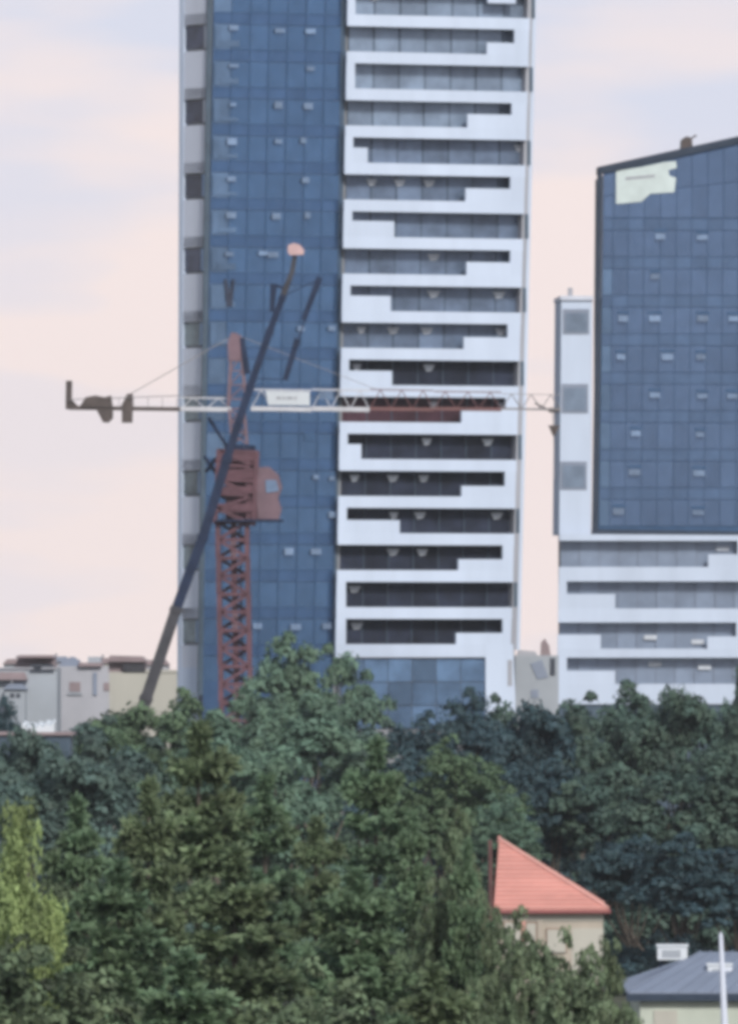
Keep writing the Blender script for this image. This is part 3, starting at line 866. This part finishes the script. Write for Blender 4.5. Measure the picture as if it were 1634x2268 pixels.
clutter += [(1036, 10, 56, 1522, 'bluegrey', 'roofgrey', 'low grey roofed house standing before the blue grey block', 12)]
for (Y_, a_, b_, v_, wm, rm_, lab_, st_) in clutter:
    low_building(Y_, 'distant_house', lab_, 'house', M[wm], (a_, b_, v_ + 5), [
        ('roof', M[rm_], [(a_ - 3, v_ + 5.2), (a_ + 8, v_ - 6), (b_ - 8, v_ - 7), (b_ + 3, v_ + 5.2)], .3, 9),
        ('chimney', M['core'], rect(a_ + st_, a_ + st_ + 4, v_ - 14, v_ - 4), -3, 1.0),
        ('window', M['darkwin'], rect(a_ + 12, a_ + 22, v_ + 14, v_ + 24), .05, .2),
        ('window', M['darkwin'], rect(b_ - 20, b_ - 11, v_ + 14, v_ + 24), .05, .2)], depth=9)
low_building(917, 'utility_building', 'pale grey concrete building squeezed between the tall tower and the right block', 'building', M['bluegrey'], (1141, 1237, 1452), [
    ('roof_hut', M['lilac'], [(1146, 1453), (1150, 1440), (1186, 1443), (1190, 1453)], -.6, 5),
    ('chimney', M['roofmauve'], [(1197, 1453), (1198, 1424), (1206, 1414), (1216, 1430), (1220, 1453)], -.3, 1.2),
    ('wall_panel', M['roofgrey'], [(1174, 1470), (1200, 1462), (1214, 1500), (1190, 1505)], .08, .3),
    ('window', M['darkwin'], rect(1218, 1229, 1458, 1496), .08, .3),
    ('window', M['roofgrey'], rect(1176, 1192, 1528, 1546), .08, .3)])

# white sheet lying on a dark flat roof among the trees far left
VY = 640.0
def roof_sheet():
    o_ = P(86, 1606, VY)
    zg = o_.z - 0.6
    d = thing('flat_roofed_hut', 'dark flat roofed hut just showing above the trees at the far left', 'hut', loc=(o_.x, VY, 0))
    mb = MB(); mb.box(o_.x - 2.6, o_.x + 1.9, VY - 1.6, VY + 4, 0, zg); mb.build('wall', M['gap'], d)
    mb = MB(); mb.box(o_.x - 2.8, o_.x + 2.1, VY - 1.8, VY + 4.2, zg + .003, zg + .18); mb.build('roof_slab', M['roofmauve'], d)
    nx, ny = 14, 6
    v = []
    for j in range(ny):
        for i in range(nx):
            f = i / (nx - 1)
            h = .22 + .34 * abs(f - .35) + .12 * math.sin(i * 2.1 + j) + .05 * random.random()
            v.append((o_.x - .95 + 1.9 * f + .05 * math.sin(j * 2), VY - 1.2 + j * .35, zg + .18 + h + j * .05))
    n0 = len(v)
    v += [(p[0], p[1], zg + .185) for p in v]
    f = [(j * nx + i, j * nx + i + 1, (j + 1) * nx + i + 1, (j + 1) * nx + i) for j in range(ny - 1) for i in range(nx - 1)]
    f += [(i, n0 + i, n0 + i + 1, i + 1) for i in range(nx - 1)]
    o = mesh_obj('tarpaulin', v, f, M['vanwhite'])
    tag(o, 'crumpled white sheet lying on the dark flat roof at the far left', 'tarpaulin')
roof_sheet()

# ------------------------------------------------------------------ house with the salmon roof
HY = 560.0
def house():
    hx = P(1110, HOR, HY).x
    t = thing('tiled_house', 'cream house with a bright salmon hipped tile roof among the trees', 'house', loc=(hx, HY, 0))
    px = K * HY
    apex = P(1108, 1862, HY); 
    er = P(1346, 2008, HY); zE = P(0, 2015, HY).z
    half = er.x - apex.x
    D = half            # pyramid hip
    ax, ay, az = apex.x, HY + D, CZ - (1862 - HOR) * K * (HY + D)
    x0, x1, y0, y1 = ax - .35, ax + half, HY, HY + 2 * D
    # walls
    wi = -.1
    wl_, wr = x0 + wi + .2, x1 - .25
    mb = MB(); mb.box(wl_, wr, y0 + .35, y1 - .35, 0, zE - .12); mb.build('wall', M['cream'], t)
    mb = MB(); mb.box(wr - 1.6, wr + .02, y0 + .33, y0 + .36, zE - 3.6, zE - 1.0); 
    mb.box(wl_, wr + .03, y0 + .30, y0 + .345, zE - .62, zE - .30); mb.build('string_course', M['creamp'], t)
    # windows with arched heads
    for (ua, ub, va, vb) in ((1118, 1152, 2044, 2110), (1166, 1186, 2046, 2110), (1212, 1252, 2060, 2110)):
        a, b = P(ua, va, HY + .3), P(ub, vb, HY + .3)
        mb = MB(); mb.box(a.x - .08, b.x + .08, HY + .27, HY + .36, b.z, a.z + .08); f_ = mb.build('window', M['brown'], t)
        mb = MB(); mb.box(a.x, b.x, HY + .22, HY + .30, b.z, a.z); o = mesh_obj('pane', [p - t.location for p in mb.v], mb.f, M['creamp']); o.parent = f_
    for (ua, ub) in ((1156, 1163), (1190, 1196), (1196, 1200)):
        a, b = P(ua, 2040, HY), P(ub, 2110, HY)
        mb = MB(); mb.box(a.x, b.x, HY + .2, HY + .36, b.z, a.z); mb.build('pilaster', M['terracotta_d'] if ua == 1156 else M['cream'], t)
    # roof deck
    A = Vector((ax, ay, az)); c = [Vector((x0, y0, zE)), Vector((x1, y0, zE)), Vector((x1, y1, zE)), Vector((x0, y1, zE))]
    lowr_ = [p - Vector((0, 0, .16)) for p in c]
    mesh_obj('roof_deck', c + lowr_ + [A], [(0, 1, 8), (1, 2, 8), (2, 3, 8), (3, 0, 8), (0, 4, 5, 1), (1, 5, 6, 2), (2, 6, 7, 3), (3, 7, 4, 0), (4, 7, 6, 5)], M['terracotta_d'], t)
    # tile courses on the front and right slopes
    nco = 16
    for (P0, P1) in ((c[0], c[1]), (c[1], c[2])):
        nrm = (P1 - P0).cross(A - P0).normalized()
        if nrm.z < 0: nrm = -nrm
        for i in range(nco):
            f0, f1 = i / nco, (i + 1) / nco
            a0, a1 = P0.lerp(A, f0), P1.lerp(A, f0)
            b0, b1 = P0.lerp(A, f1), P1.lerp(A, f1)
            if i == nco - 1:
                b0, b1 = b0.lerp(b1, .49), b0.lerp(b1, .51)
            lo, hi = nrm * .075, nrm * .02
            mb = MB(); mb.prism([a0 + lo, a1 + lo, b1 + hi, b0 + hi], [a0 + nrm * .006, a1 + nrm * .006, b1 + nrm * .006, b0 + nrm * .006])
            mb.build('tile_course', M['terracotta'], t)
    for cc in c[1:3]:
        mb = MB(); mb.tube(cc + Vector((0, 0, .06)), A + Vector((0, 0, .08)), .11, 8); mb.build('hip_tile', M['terracotta_d'], t)
    mb = MB(); yb = y0 + .05
    fw = [(x0 - .22, y0 + .02, 0), (x0 - .22, y0 + .02, zE - .3), (ax - .30, ay - .3, az + .02), (ax - .30, ay + .3, az + .02), (x0 - .22, y1 - .02, zE - .3), (x0 - .22, y1 - .02, 0)]
    mb.prism([(x0 - .22, p[1], p[2]) for p in fw], [(x0 - .02, p[1], p[2]) for p in fw]); mb.build('party_wall', M['partywall'], t)
    mb = MB(); mb.bar(c[0] + Vector((0, -.08, -.12)), c[1] + Vector((0, -.08, -.12)), .16, .16); mb.bar(c[1] + Vector((.08, 0, -.12)), c[2] + Vector((.08, 0, -.12)), .16, .16); mb.build('gutter', M['eave'], t)
    mb = MB(); mb.tube(A - Vector((0, 0, .1)), A + Vector((0, 0, .25)), .12, 8, .05); mb.build('finial', M['terracotta_d'], t)
house()

# ------------------------------------------------------------------ shed at the lower right
SY = 470.0
def shed():
    x0, x1 = P(1392, 0, SY).x, P(1900, 0, SY).x
    t = thing('low_shed', 'low pale shed with a blue grey sheet roof in the lower right corner', 'shed', loc=(x0, SY, 0))
    zE = P(0, 2201, SY).z
    D = 9.0
    zR = CZ - (2112 - HOR) * K * (SY + D)
    mb = MB(); mb.box(x0 + .5, x1 - .3, SY + .3, SY + 2 * D, 0, zE - .1); mb.build('wall', M['shedwall'], t)
    xr = x0 + 3.4
    F = [Vector((x0, SY, zE)), Vector((x1, SY, zE)), Vector((x1, SY + D, zR)), Vector((xr, SY + D, zR))]
    mb = MB(); mb.prism(F, [p - Vector((0, 0, .12)) for p in F])
    Bk = [Vector((x0, SY, zE)), Vector((xr, SY + D, zR)), Vector((x0, SY + 2 * D, zE))]
    mb.prism(Bk, [p - Vector((0, 0, .12)) for p in Bk])
    F2 = [Vector((xr, SY + D, zR)), Vector((x1, SY + D, zR)), Vector((x1, SY + 2 * D, zE)), Vector((x0, SY + 2 * D, zE))]
    mb.prism(F2, [p - Vector((0, 0, .12)) for p in F2])
    mb.build('roof_deck', M['roofgrey'], t)
    n = 14
    for i in range(n):
        f0, f1 = i / n, (i + 1) / n
        g = .02 / n
        b0, b1 = F[0].lerp(F[1], f0 + g), F[0].lerp(F[1], f1 - g)
        t0, t1 = F[3].lerp(F[2], f0 + g), F[3].lerp(F[2], f1 - g)
        up = Vector((0, 0, .06))
        mb = MB(); mb.prism([b0 + up, b1 + up, t1 + up, t0 + up], [b0 + up * .1, b1 + up * .1, t1 + up * .1, t0 + up * .1]); mb.bar(b0 + up * 1.4, t0 + up * 1.4, .05, .06); mb.build('roof_sheet', M['roofgrey'], t)
    mb = MB(); mb.box(x0 - .1, x1, SY - .12, SY + .02, zE - .34, zE - .02); mb.build('fascia', M['coping'], t)
    mb = MB()
    mb.box(P(1448, 0, SY).x, P(1500, 0, SY).x, SY + .22, SY + .33, 0.9, zE - .75)
    mb.build('door_panel', M['creamp'], t)
    return zE, zR, D
zE_, zR_, D_ = shed()
def rooftop_unit(u0, u1, v0, v1, yy, label, lid=True):
    a, b = P(u0, v0, yy), P(u1, v1, yy)
    t = thing('rooftop_unit', label, 'ventilation unit', loc=(a.x, yy, b.z))
    mb = MB(); mb.box(a.x, b.x, yy, yy + 1.0, b.z, a.z - .12); mb.build('casing', M['vanwhite'], t)
    mb = MB(); mb.box(a.x - .05, b.x + .05, yy - .05, yy + 1.05, a.z - .115, a.z - .02); mb.build('lid', M['vanwhite'], t)
    mb = MB(); mb.box(a.x + .2, b.x - .3, yy - .03, yy + .01, b.z + .12, a.z - .26); mb.build('grille', M['bluegrey'], t)
    for fx in (a.x + .15, b.x - .15):
        mb = MB(); mb.box(fx - .05, fx + .05, yy + .3, yy + .7, b.z - .35, b.z + .01); mb.build('foot', M['coping'], t)
rooftop_unit(1456, 1522, 2092, 2127, SY + 7.6, 'white boxy unit on the shed roof ridge, the one left of the pole')
rooftop_unit(1567, 1620, 2134, 2160, SY + 4.6, 'small white unit low on the shed roof slope, touching the pole')
pt = thing('utility_pole', 'thin pale lavender pole rising in front of the shed roof', 'pole', loc=(P(1608, 0, SY - 6).x, SY - 6, 0))
mb = MB(); q = P(1596, 2076, SY - 6); mb.tube((P(1613, 0, SY - 6).x, SY - 6, 0), q, .22, 10, .09); mb.build('shaft', M['panel'], pt)
mb = MB(); mb.bar(P(1598, 2150, SY - 6), P(1622, 2146, SY - 6), .1); mb.build('crossarm', M['panel'], pt)
mb = MB(); mb.tube(q, q + Vector((0, 0, .22)), .11, 8, .02); mb.build('cap', M['panel'], pt)

# ------------------------------------------------------------------ trees
def quads_mesh(name, C, Nn, Tt, sx_, sy_, tone, m, fold=0.25):
    """C centres, Nn normals, Tt tangents, sizes; folded four-point leaves"""
    n = len(C)
    B = np.cross(Nn, Tt)
    B /= np.linalg.norm(B, axis=1, keepdims=True) + 1e-9
    sx_ = sx_[:, None]; sy_ = sy_[:, None]
    tip = C + Tt * sx_; tail = C - Tt * sx_
    l = C + B * sy_ - Nn * sy_ * fold; r = C - B * sy_ - Nn * sy_ * fold
    V = np.stack([tail, r, tip, l], axis=1).reshape(-1, 3)
    me = bpy.data.meshes.new(name)
    me.vertices.add(n * 4); me.vertices.foreach_set('co', V.ravel().astype(np.float32))
    idx = np.arange(n * 4, dtype=np.int32).reshape(n, 4)
    tri = np.stack([idx[:, [0, 1, 2]], idx[:, [0, 2, 3]]], axis=1).reshape(-1, 3)
    me.loops.add(n * 6); me.loops.foreach_set('vertex_index', tri.ravel())
    me.polygons.add(n * 2)
    me.polygons.foreach_set('loop_start', np.arange(0, n * 6, 3, dtype=np.int32))
    me.polygons.foreach_set('loop_total', np.full(n * 2, 3, dtype=np.int32))
    at = me.attributes.new('tone', 'FLOAT', 'POINT')
    at.data.foreach_set('value', np.repeat(tone, 4).astype(np.float32))
    me.update(calc_edges=True)
    me.materials.append(m)
    return me

def unit(n, rng):
    d = rng.normal(size=(n, 3)); return d / np.linalg.norm(d, axis=1, keepdims=True)

def make_broadleaf(seed, h=16, r=5, nclump=150, nleaf=95, leaf=0.17, base=.22, crownr=.62, weep=0.0, skirt=False, cl=(.10, .21)):
    rng = np.random.default_rng(seed)
    # main lobes
    nl = 9
    ld = unit(nl, rng); ld[:, 2] = np.abs(ld[:, 2]) * .9 - .1
    lob = np.array([0, 0, h * crownr]) + ld * np.array([r * .55, r * .55, h * (1 - crownr) * .62])
    lr = rng.uniform(.38, .58, nl) * r
    lob = np.vstack([lob, [[0, 0, h - r * .42]]]); lr = np.append(lr, r * .42); nl += 1
    if skirt:
        for i in range(6):
            a_ = i * 1.047 + rng.uniform(-.3, .3)
            lob = np.vstack([lob, [[math.cos(a_) * r * .5, math.sin(a_) * r * .5, h * rng.uniform(.16, .3)]]]); lr = np.append(lr, r * .45); nl += 1
    Cc, Rr = [], []
    for _ in range(nclump):
        i = rng.integers(nl)
        d = unit(1, rng)[0]
        if d[2] < -.35: d[2] *= -.6
        f = rng.uniform(.55, 1.16)
        p = lob[i] + d * lr[i] * f
        if p[2] < h * base: p[2] = h * base + rng.uniform(0, .1) * h
        Cc.append(p); Rr.append(rng.uniform(*cl) * r)
    Cc = np.array(Cc); Rr = np.array(Rr)
    N_ = nclump * nleaf
    ci = np.repeat(np.arange(nclump), nleaf)
    d = unit(N_, rng); d[:, 2] = np.where(d[:, 2] < -.3, -d[:, 2], d[:, 2])
    rad = Rr[ci] * rng.uniform(.55, 1.15, N_)
    pos = Cc[ci] + d * rad[:, None] * np.array([1.15, 1.15, .85])
    if weep:
        pos[:, 2] -= weep * rng.random(N_) ** 2 * 2.0
    nn = d + rng.normal(size=(N_, 3)) * .45 + np.array([0, 0, .35]); nn /= np.linalg.norm(nn, axis=1, keepdims=True)
    tt = np.cross(nn, unit(N_, rng)); tt /= np.linalg.norm(tt, axis=1, keepdims=True) + 1e-9
    s = leaf * rng.uniform(.6, 1.35, N_)
    ctone = rng.random(nclump)
    tone = np.clip(ctone[ci] * .75 + rng.random(N_) * .25, 0, 1)
    crown = quads_mesh('crown', pos, nn, tt, s, s * .6, tone, L['near'])
    # trunk and limbs
    tb = MB()
    top = Vector((rng.normal() * .3, rng.normal() * .3, h * .55))
    tb.tube((0, 0, 0), (top.x * .5, top.y * .5, h * .3), .30 * r / 5, 10, .2 * r / 5); tb.tube((top.x * .5, top.y * .5, h * .3), top, .2 * r / 5, 8, .12 * r / 5)
    tr = bpy.data.meshes.new('trunk'); tr.from_pydata([tuple(v) for v in tb.v], [], tb.f); tr.materials.append(M['bark'])
    lb = MB()
    for i in range(nl):
        q = Vector(lob[i]); st = Vector((top.x * .5, top.y * .5, h * rng.uniform(.25, .45)))
        mid = st.lerp(q, .5) + Vector((0, 0, -.3))
        lb.tube(st, mid, .12 * r / 5, 6, .08 * r / 5); lb.tube(mid, q, .08 * r / 5, 6, .03)
    li = bpy.data.meshes.new('limbs'); li.from_pydata([tuple(v) for v in lb.v], [], lb.f); li.materials.append(M['bark'])
    return dict(h=h, r=r, crown=crown, trunk=tr, limbs=li)

def make_conifer(seed, h=18, r=3.6, whorls=15, leaf=.21):
    rng = np.random.default_rng(seed)
    cs, ds, tn = [], [], []
    lb = MB()
    for w in range(whorls):
        f = (w + rng.uniform(-.3, .3)) / whorls
        z = h * (.12 + .86 * f)
        Lw = r * (1 - max(0, f)) ** .75 + .25
        nb = 6 if f < .8 else 5
        a0 = rng.uniform(0, 6.28)
        for b in range(nb):
            a = a0 + b * 2 * math.pi / nb + rng.uniform(-.3, .3)
            Lb = Lw * rng.uniform(.62, 1.18)
            bt = rng.random()
            st = Vector((0, 0, z)); n = max(2, int(Lb / .52))
            prev = st
            for k_ in range(1, n + 1):
                t = k_ / n
                rr = Lb * t
                zz = z + Lb * (-.28 * t + .42 * t * t) + (.3 if f > .7 else 0) * t * Lb
                p = Vector((math.cos(a) * rr, math.sin(a) * rr, zz))
                if k_ in (n // 2, n): lb.tube(prev, p, .05 * (1.3 - t), 5, .02); prev = p
                nside = 1 if t < .3 else 3
                for s_ in range(nside):
                    off = (s_ - (nside - 1) / 2) * (.62 + .3 * (1 - t)) * min(1, Lb * .45)
                    cs.append((p.x - math.sin(a) * off + rng.normal() * .06, p.y + math.cos(a) * off + rng.normal() * .06, p.z + rng.normal() * .07 - abs(off) * .12))
                    ds.append((math.cos(a), math.sin(a), .45)); tn.append(bt * .35 + .65 * rng.random())
    for k_ in range(10):
        cs.append((rng.normal() * .06, rng.normal() * .06, h * .955 + k_ * .11)); ds.append((0, 0, 1)); tn.append(.5)
    cs, ds, tn = np.array(cs), np.array(ds), np.array(tn)
    nt = 34
    ci = np.repeat(np.arange(len(cs)), nt); N_ = len(ci)
    d = ds[ci] * .55 + unit(N_, rng) * 1.0; d /= np.linalg.norm(d, axis=1, keepdims=True)
    rad = rng.uniform(.24, .40, len(cs))
    pos = cs[ci] + d * (rng.uniform(.25, 1.0, N_) * rad[ci])[:, None] * np.array([1, 1, .85])
    nn = np.cross(d, unit(N_, rng)); nn /= np.linalg.norm(nn, axis=1, keepdims=True) + 1e-9
    s = leaf * rng.uniform(.7, 1.3, N_)
    crown = quads_mesh('crown', pos, nn, d, s, s * .42, np.clip(tn[ci] * .85 + rng.random(N_) * .15, 0, 1), L['olive'])
    tb = MB(); tb.tube((0, 0, 0), (0, 0, h * .5), .26, 10, .16); tb.tube((0, 0, h * .5), (0, 0, h * .97), .16, 8, .03)
    tr = bpy.data.meshes.new('trunk'); tr.from_pydata([tuple(v) for v in tb.v], [], tb.f); tr.materials.append(M['bark'])
    li = bpy.data.meshes.new('limbs'); li.from_pydata([tuple(v) for v in lb.v], [], lb.f); li.materials.append(M['bark'])
    return dict(h=h + .8, r=r, crown=crown, trunk=tr, limbs=li)

PROTO = {
 'b0': make_broadleaf(1, nclump=620, nleaf=34, leaf=.15, cl=(.055, .10)), 'b1': make_broadleaf(2, nclump=600, nleaf=34, leaf=.15, crownr=.58, cl=(.055, .10)), 'b2': make_broadleaf(3, nclump=640, nleaf=34, leaf=.16, r=5.4, cl=(.055, .10)),
 'f0': make_broadleaf(4, nclump=170, nleaf=75, leaf=.24, base=.06, skirt=True), 'f1': make_broadleaf(5, nclump=180, nleaf=75, leaf=.24, crownr=.56, base=.06, skirt=True), 'f2': make_broadleaf(6, nclump=160, nleaf=80, leaf=.25, r=5.6, base=.06, skirt=True),
 'w0': make_broadleaf(8, nclump=170, nleaf=110, leaf=.13, r=4, weep=1.0, cl=(.08, .15)),
 'c0': make_conifer(21), 'c1': make_conifer(22, r=4.2), 'c2': make_conifer(23, r=3.0, whorls=14),
}
PARTS = {}
for key, pr in PROTO.items():
    PARTS[key] = pr
first_used = {}
def tree(key, u, v, Y, halfw, leafmat, name, label, group, top=None):
    """top of the crown at image row v (for its distance), half width in metres"""
    pr = PROTO[key]
    p = P(u, v, Y)
    sz = p.z / pr['h']
    sxy = halfw / pr['r']
    root = thing(name, label, 'tree', group, loc=(p.x, Y, 0))
    root.rotation_euler = (0, 0, random.uniform(0, 6.28))
    root.scale = (sxy, sxy * random.uniform(.92, 1.08), sz)
    for part in ('trunk', 'limbs', 'crown'):
        if part == 'limbs':
            nm = 'limbs'
        o = bpy.data.objects.new(part if part != 'limbs' else 'branchwork', pr[part])
        o.parent = root
        COL.objects.link(o)
        if part == 'crown':
            o.material_slots[0].link = 'OBJECT'
            o.material_slots[0].material = L[leafmat]
    return root

G1, G2, G3, G4 = 'near conifers', 'near broadleaf trees', 'trees in front of the towers', 'trees beside the houses'
T = [
 # near conifers
 ('c1', 440, 1572, 330, 4.0, 'olive', 'conifer_tree', 'tallest dark olive conifer whose ragged tip reaches the tower foot', G1),
 ('c0', 832, 1612, 385, 3.4, 'pine', 'conifer_tree', 'slim dark conifer peak below the tower balconies', G1),
 ('c2', 588, 1690, 345, 2.5, 'pine', 'conifer_tree', 'shorter green conifer between the two tall conifer peaks', G1),
 ('c0', 330, 1700, 318, 2.6, 'olive', 'conifer_tree', 'dark conifer leaning close to the left of the tallest conifer', G1),
 ('c2', 172, 1738, 312, 2.2, 'pine', 'conifer_tree', 'small dark conifer beside the yellow green tree', G1),
 ('c1', 700, 1790, 352, 3.0, 'olive', 'conifer_tree', 'olive conifer below and left of the slim conifer peak', G1),
 ('c1', 915, 1780, 372, 2.2, 'pine', 'conifer_tree', 'green conifer just right of the slim conifer peak', G1),
 # near broadleaf
 ('b2', 150, 1885, 330, 2.4, 'near', 'broadleaf_tree', 'rounded dull green tree under the small dark conifer', G2),
 ('w0', 50, 1745, 300, 1.5, 'yellow', 'broadleaf_tree', 'bright yellow green tree at the left edge of the photo', G2),
 ('b0', 1010, 1650, 605, 4.4, 'mid', 'broadleaf_tree', 'rounded grey green tree left above the salmon roof', G2),
 ('b1', 1115, 1760, 596, 2.9, 'sea', 'broadleaf_tree', 'narrow green tree touching the left side of the salmon roof', G2),
 ('c1', 262, 1880, 292, 3.9, 'pine', 'conifer_tree', 'wide green conifer below and right of the yellow green tree', G2),
 ('c0', 520, 1850, 300, 3.8, 'olive', 'conifer_tree', 'broad olive conifer standing in front of the tallest conifer', G2),
 ('c1', 790, 1900, 296, 3.7, 'pine', 'conifer_tree', 'broad green conifer in front of the slim conifer peak', G2),
 ('b2', 985, 1930, 302, 1.6, 'near', 'broadleaf_tree', 'dull green tree left of the cream house wall', G2),
 ('b1', 1012, 1790, 318, 1.2, 'near', 'broadleaf_tree', 'slim dull green tree whose top stands left of the salmon roof peak', G2),
 ('c1', 1035, 1835, 300, 1.5, 'pine', 'conifer_tree', 'narrow dark conifer pressed against the left edge of the salmon roof', G1),
 ('b1', 1098, 2015, 288, 1.0, 'near', 'broadleaf_tree', 'small dull green treetop over the lower left corner of the cream house', G2),
 ('b0', 1165, 2048, 290, 2.0, 'near', 'broadleaf_tree', 'dull green treetop covering the foot of the cream house', G2),
 ('b1', 1335, 2082, 285, 1.3, 'near', 'broadleaf_tree', 'dull green treetop between the cream house and the shed', G2),
 ('b2', 90, 2080, 262, 4.0, 'near', 'broadleaf_tree', 'dark tree in the bottom left corner', G2),
 ('c0', 410, 2080, 255, 3.6, 'pine', 'conifer_tree', 'green conifer at the bottom edge left of the middle', G2),
 ('b0', 690, 2170, 250, 3.6, 'near', 'broadleaf_tree', 'tree at the bottom edge in the middle', G2),
 ('c1', 960, 2110, 248, 3.0, 'olive', 'conifer_tree', 'olive conifer at the bottom edge left below the house', G2),
 ('b0', 1255, 2105, 245, 1.9, 'near', 'broadleaf_tree', 'lowest treetop at the bottom edge left of the shed', G2),
 ('c0', 20, 1860, 305, 2.4, 'pine', 'conifer_tree', 'dark conifer behind the foot of the yellow green tree', G1),
 # in front of the towers
 ('f0', 640, 1424, 800, 4.6, 'sea', 'broadleaf_tree', 'tall hazy green tree in front of the foot of the glass front', G3),
 ('f1', 755, 1432, 810, 4.2, 'sea', 'broadleaf_tree', 'hazy green tree overlapping the lowest white balcony band', G3),
 ('f2', 560, 1520, 770, 3.9, 'sea', 'broadleaf_tree', 'lower hazy green tree at the foot of the red crane mast', G3),
 ('f0', 690, 1560, 690, 5.6, 'sea', 'broadleaf_tree', 'wide green tree behind the gap between the conifers', G3),
 ('f1', 830, 1600, 700, 4.0, 'bluemid', 'broadleaf_tree', 'blue green tree right behind the slim conifer peak', G3),
 ('f2', 300, 1556, 740, 4.6, 'mid', 'broadleaf_tree', 'green tree hiding the foot of the slanting boom', G3),
 ('f0', 410, 1545, 735, 3.8, 'mid', 'broadleaf_tree', 'green tree at the lower left corner of the tower', G3),
 ('f1', 205, 1590, 690, 4.4, 'bluemid', 'broadleaf_tree', 'dusky blue green tree right of the white van', G3),
 ('f2', 60, 1606, 600, 4.0, 'bluemid', 'broadleaf_tree', 'dusky tree just under the white van', G3),
 ('f0', 10, 1565, 720, 2.4, 'blue', 'broadleaf_tree', 'small dark tree behind the van at the left edge', G3),
 ('f2', 150, 1665, 560, 5.2, 'bluemid', 'broadleaf_tree', 'broad blue green tree behind the small dark conifer', G3),
 ('f1', 300, 1640, 580, 4.2, 'bluemid', 'broadleaf_tree', 'blue green tree left of the ragged conifer tip', G3),
 ('f0', 480, 1600, 600, 4.4, 'sea', 'broadleaf_tree', 'green tree behind the ragged conifer tip', G3),
 ('f1', 610, 1640, 560, 4.0, 'sea', 'broadleaf_tree', 'green tree behind the shorter conifer', G3),
 ('f2', 900, 1605, 640, 4.0, 'blue', 'broadleaf_tree', 'dark tree below the blue glass base of the tower', G3),
 ('f0', 1040, 1545, 700, 3.4, 'blue', 'broadleaf_tree', 'dark blue green tree under the white wall end of the tower', G4),
 ('f1', 1115, 1542, 705, 3.0, 'dark', 'broadleaf_tree', 'dark green tree under the narrow grey building', G4),
 ('f2', 1185, 1552, 690, 4.2, 'blue', 'broadleaf_tree', 'very dark tree below the gap between the towers', G4),
 ('f1', 1275, 1538, 700, 4.0, 'dark', 'broadleaf_tree', 'green topped tree under the left end of the white floors', G4),
 ('f0', 1395, 1530, 705, 4.2, 'dark', 'broadleaf_tree', 'dark green tree under the lowest white band, left of the highest crown', G4),
 ('f2', 1505, 1518, 700, 4.4, 'dark', 'broadleaf_tree', 'highest dark rounded crown in front of the right block', G4),
 ('f0', 1190, 1590, 800, 3.6, 'dark', 'broadleaf_tree', 'tree mostly hidden behind the dark crowns below the gap between the towers', G4),
 ('f2', 1300, 1585, 790, 4.2, 'dark', 'broadleaf_tree', 'tree mostly hidden behind the dark crowns under the white floors', G4),
 ('f0', 950, 1592, 790, 3.6, 'blue', 'broadleaf_tree', 'shaded tree tucked right under the blue glass base', G3),
 ('f2', 1275, 1620, 765, 5.0, 'blue', 'broadleaf_tree', 'shaded tree glimpsed between the dark crowns above the roof slope', G4),
 ('f0', 190, 1622, 800, 4.4, 'blue', 'broadleaf_tree', 'shaded tree glimpsed below the lilac grey block', G3),
 ('f1', 480, 1575, 780, 3.6, 'sea', 'broadleaf_tree', 'hazy green tree between the glass foot and the ragged conifer tip', G3),
 ('f1', 1618, 1550, 690, 3.4, 'dark', 'broadleaf_tree', 'dark tree at the right edge under the right block', G4),
 ('f0', 1650, 1440, 840, 1.6, 'dark', 'broadleaf_tree', 'treetop poking over the white floors at the right edge', G4),
 ('f1', 1120, 1680, 650, 4.6, 'blue', 'broadleaf_tree', 'deep blue shaded tree left behind the salmon roof', G4),
 ('f0', 1225, 1700, 640, 4.4, 'blue', 'broadleaf_tree', 'deep blue shaded tree right above the salmon roof', G4),
 ('f2', 1350, 1690, 640, 4.4, 'dark', 'broadleaf_tree', 'dull green tree right above the roof slope', G4),
 ('f1', 1480, 1700, 630, 4.6, 'dark', 'broadleaf_tree', 'broad dull green tree above the shed roof', G4),
 ('f0', 1600, 1690, 630, 4.4, 'dark', 'broadleaf_tree', 'dull green tree above the shed at the right edge', G4),
 ('f2', 1400, 1850, 600, 3.8, 'blue', 'broadleaf_tree', 'shaded tree right beside the cream house', G4),
 ('f0', 1510, 1860, 590, 4.0, 'blue', 'broadleaf_tree', 'shaded tree right behind the shed roof units', G4),
 ('f1', 1625, 1870, 590, 3.8, 'blue', 'broadleaf_tree', 'shaded tree behind the utility pole', G4),
 ('f2', 1040, 1830, 612, 3.4, 'blue', 'broadleaf_tree', 'shaded tree behind the left corner of the salmon roof', G4),
]
for (key, u, v, Y, hw, lm, nm, lab, grp) in T:
    tree(key, u, v, Y, hw, lm, nm, lab, grp)

# ------------------------------------------------------------------ air
mb = MB(); mb.box(-1500, 1500, -100, 2950, -1.5, 86)
m = bpy.data.materials.new('haze_air'); m.use_nodes = True
n, l = m.node_tree.nodes, m.node_tree.links
n.clear()
o_ = N(n, 'ShaderNodeOutputMaterial'); vol = N(n, 'ShaderNodeVolumePrincipled')
vol.inputs['Color'].default_value = (0.90, 0.94, 1.0, 1)
vol.inputs['Density'].default_value = 0.00005
vol.inputs['Anisotropy'].default_value = 0.0
l.new(vol.outputs[0], o_.inputs['Volume'])
hz = mb.build('haze', m)
tag(hz, kind='stuff')
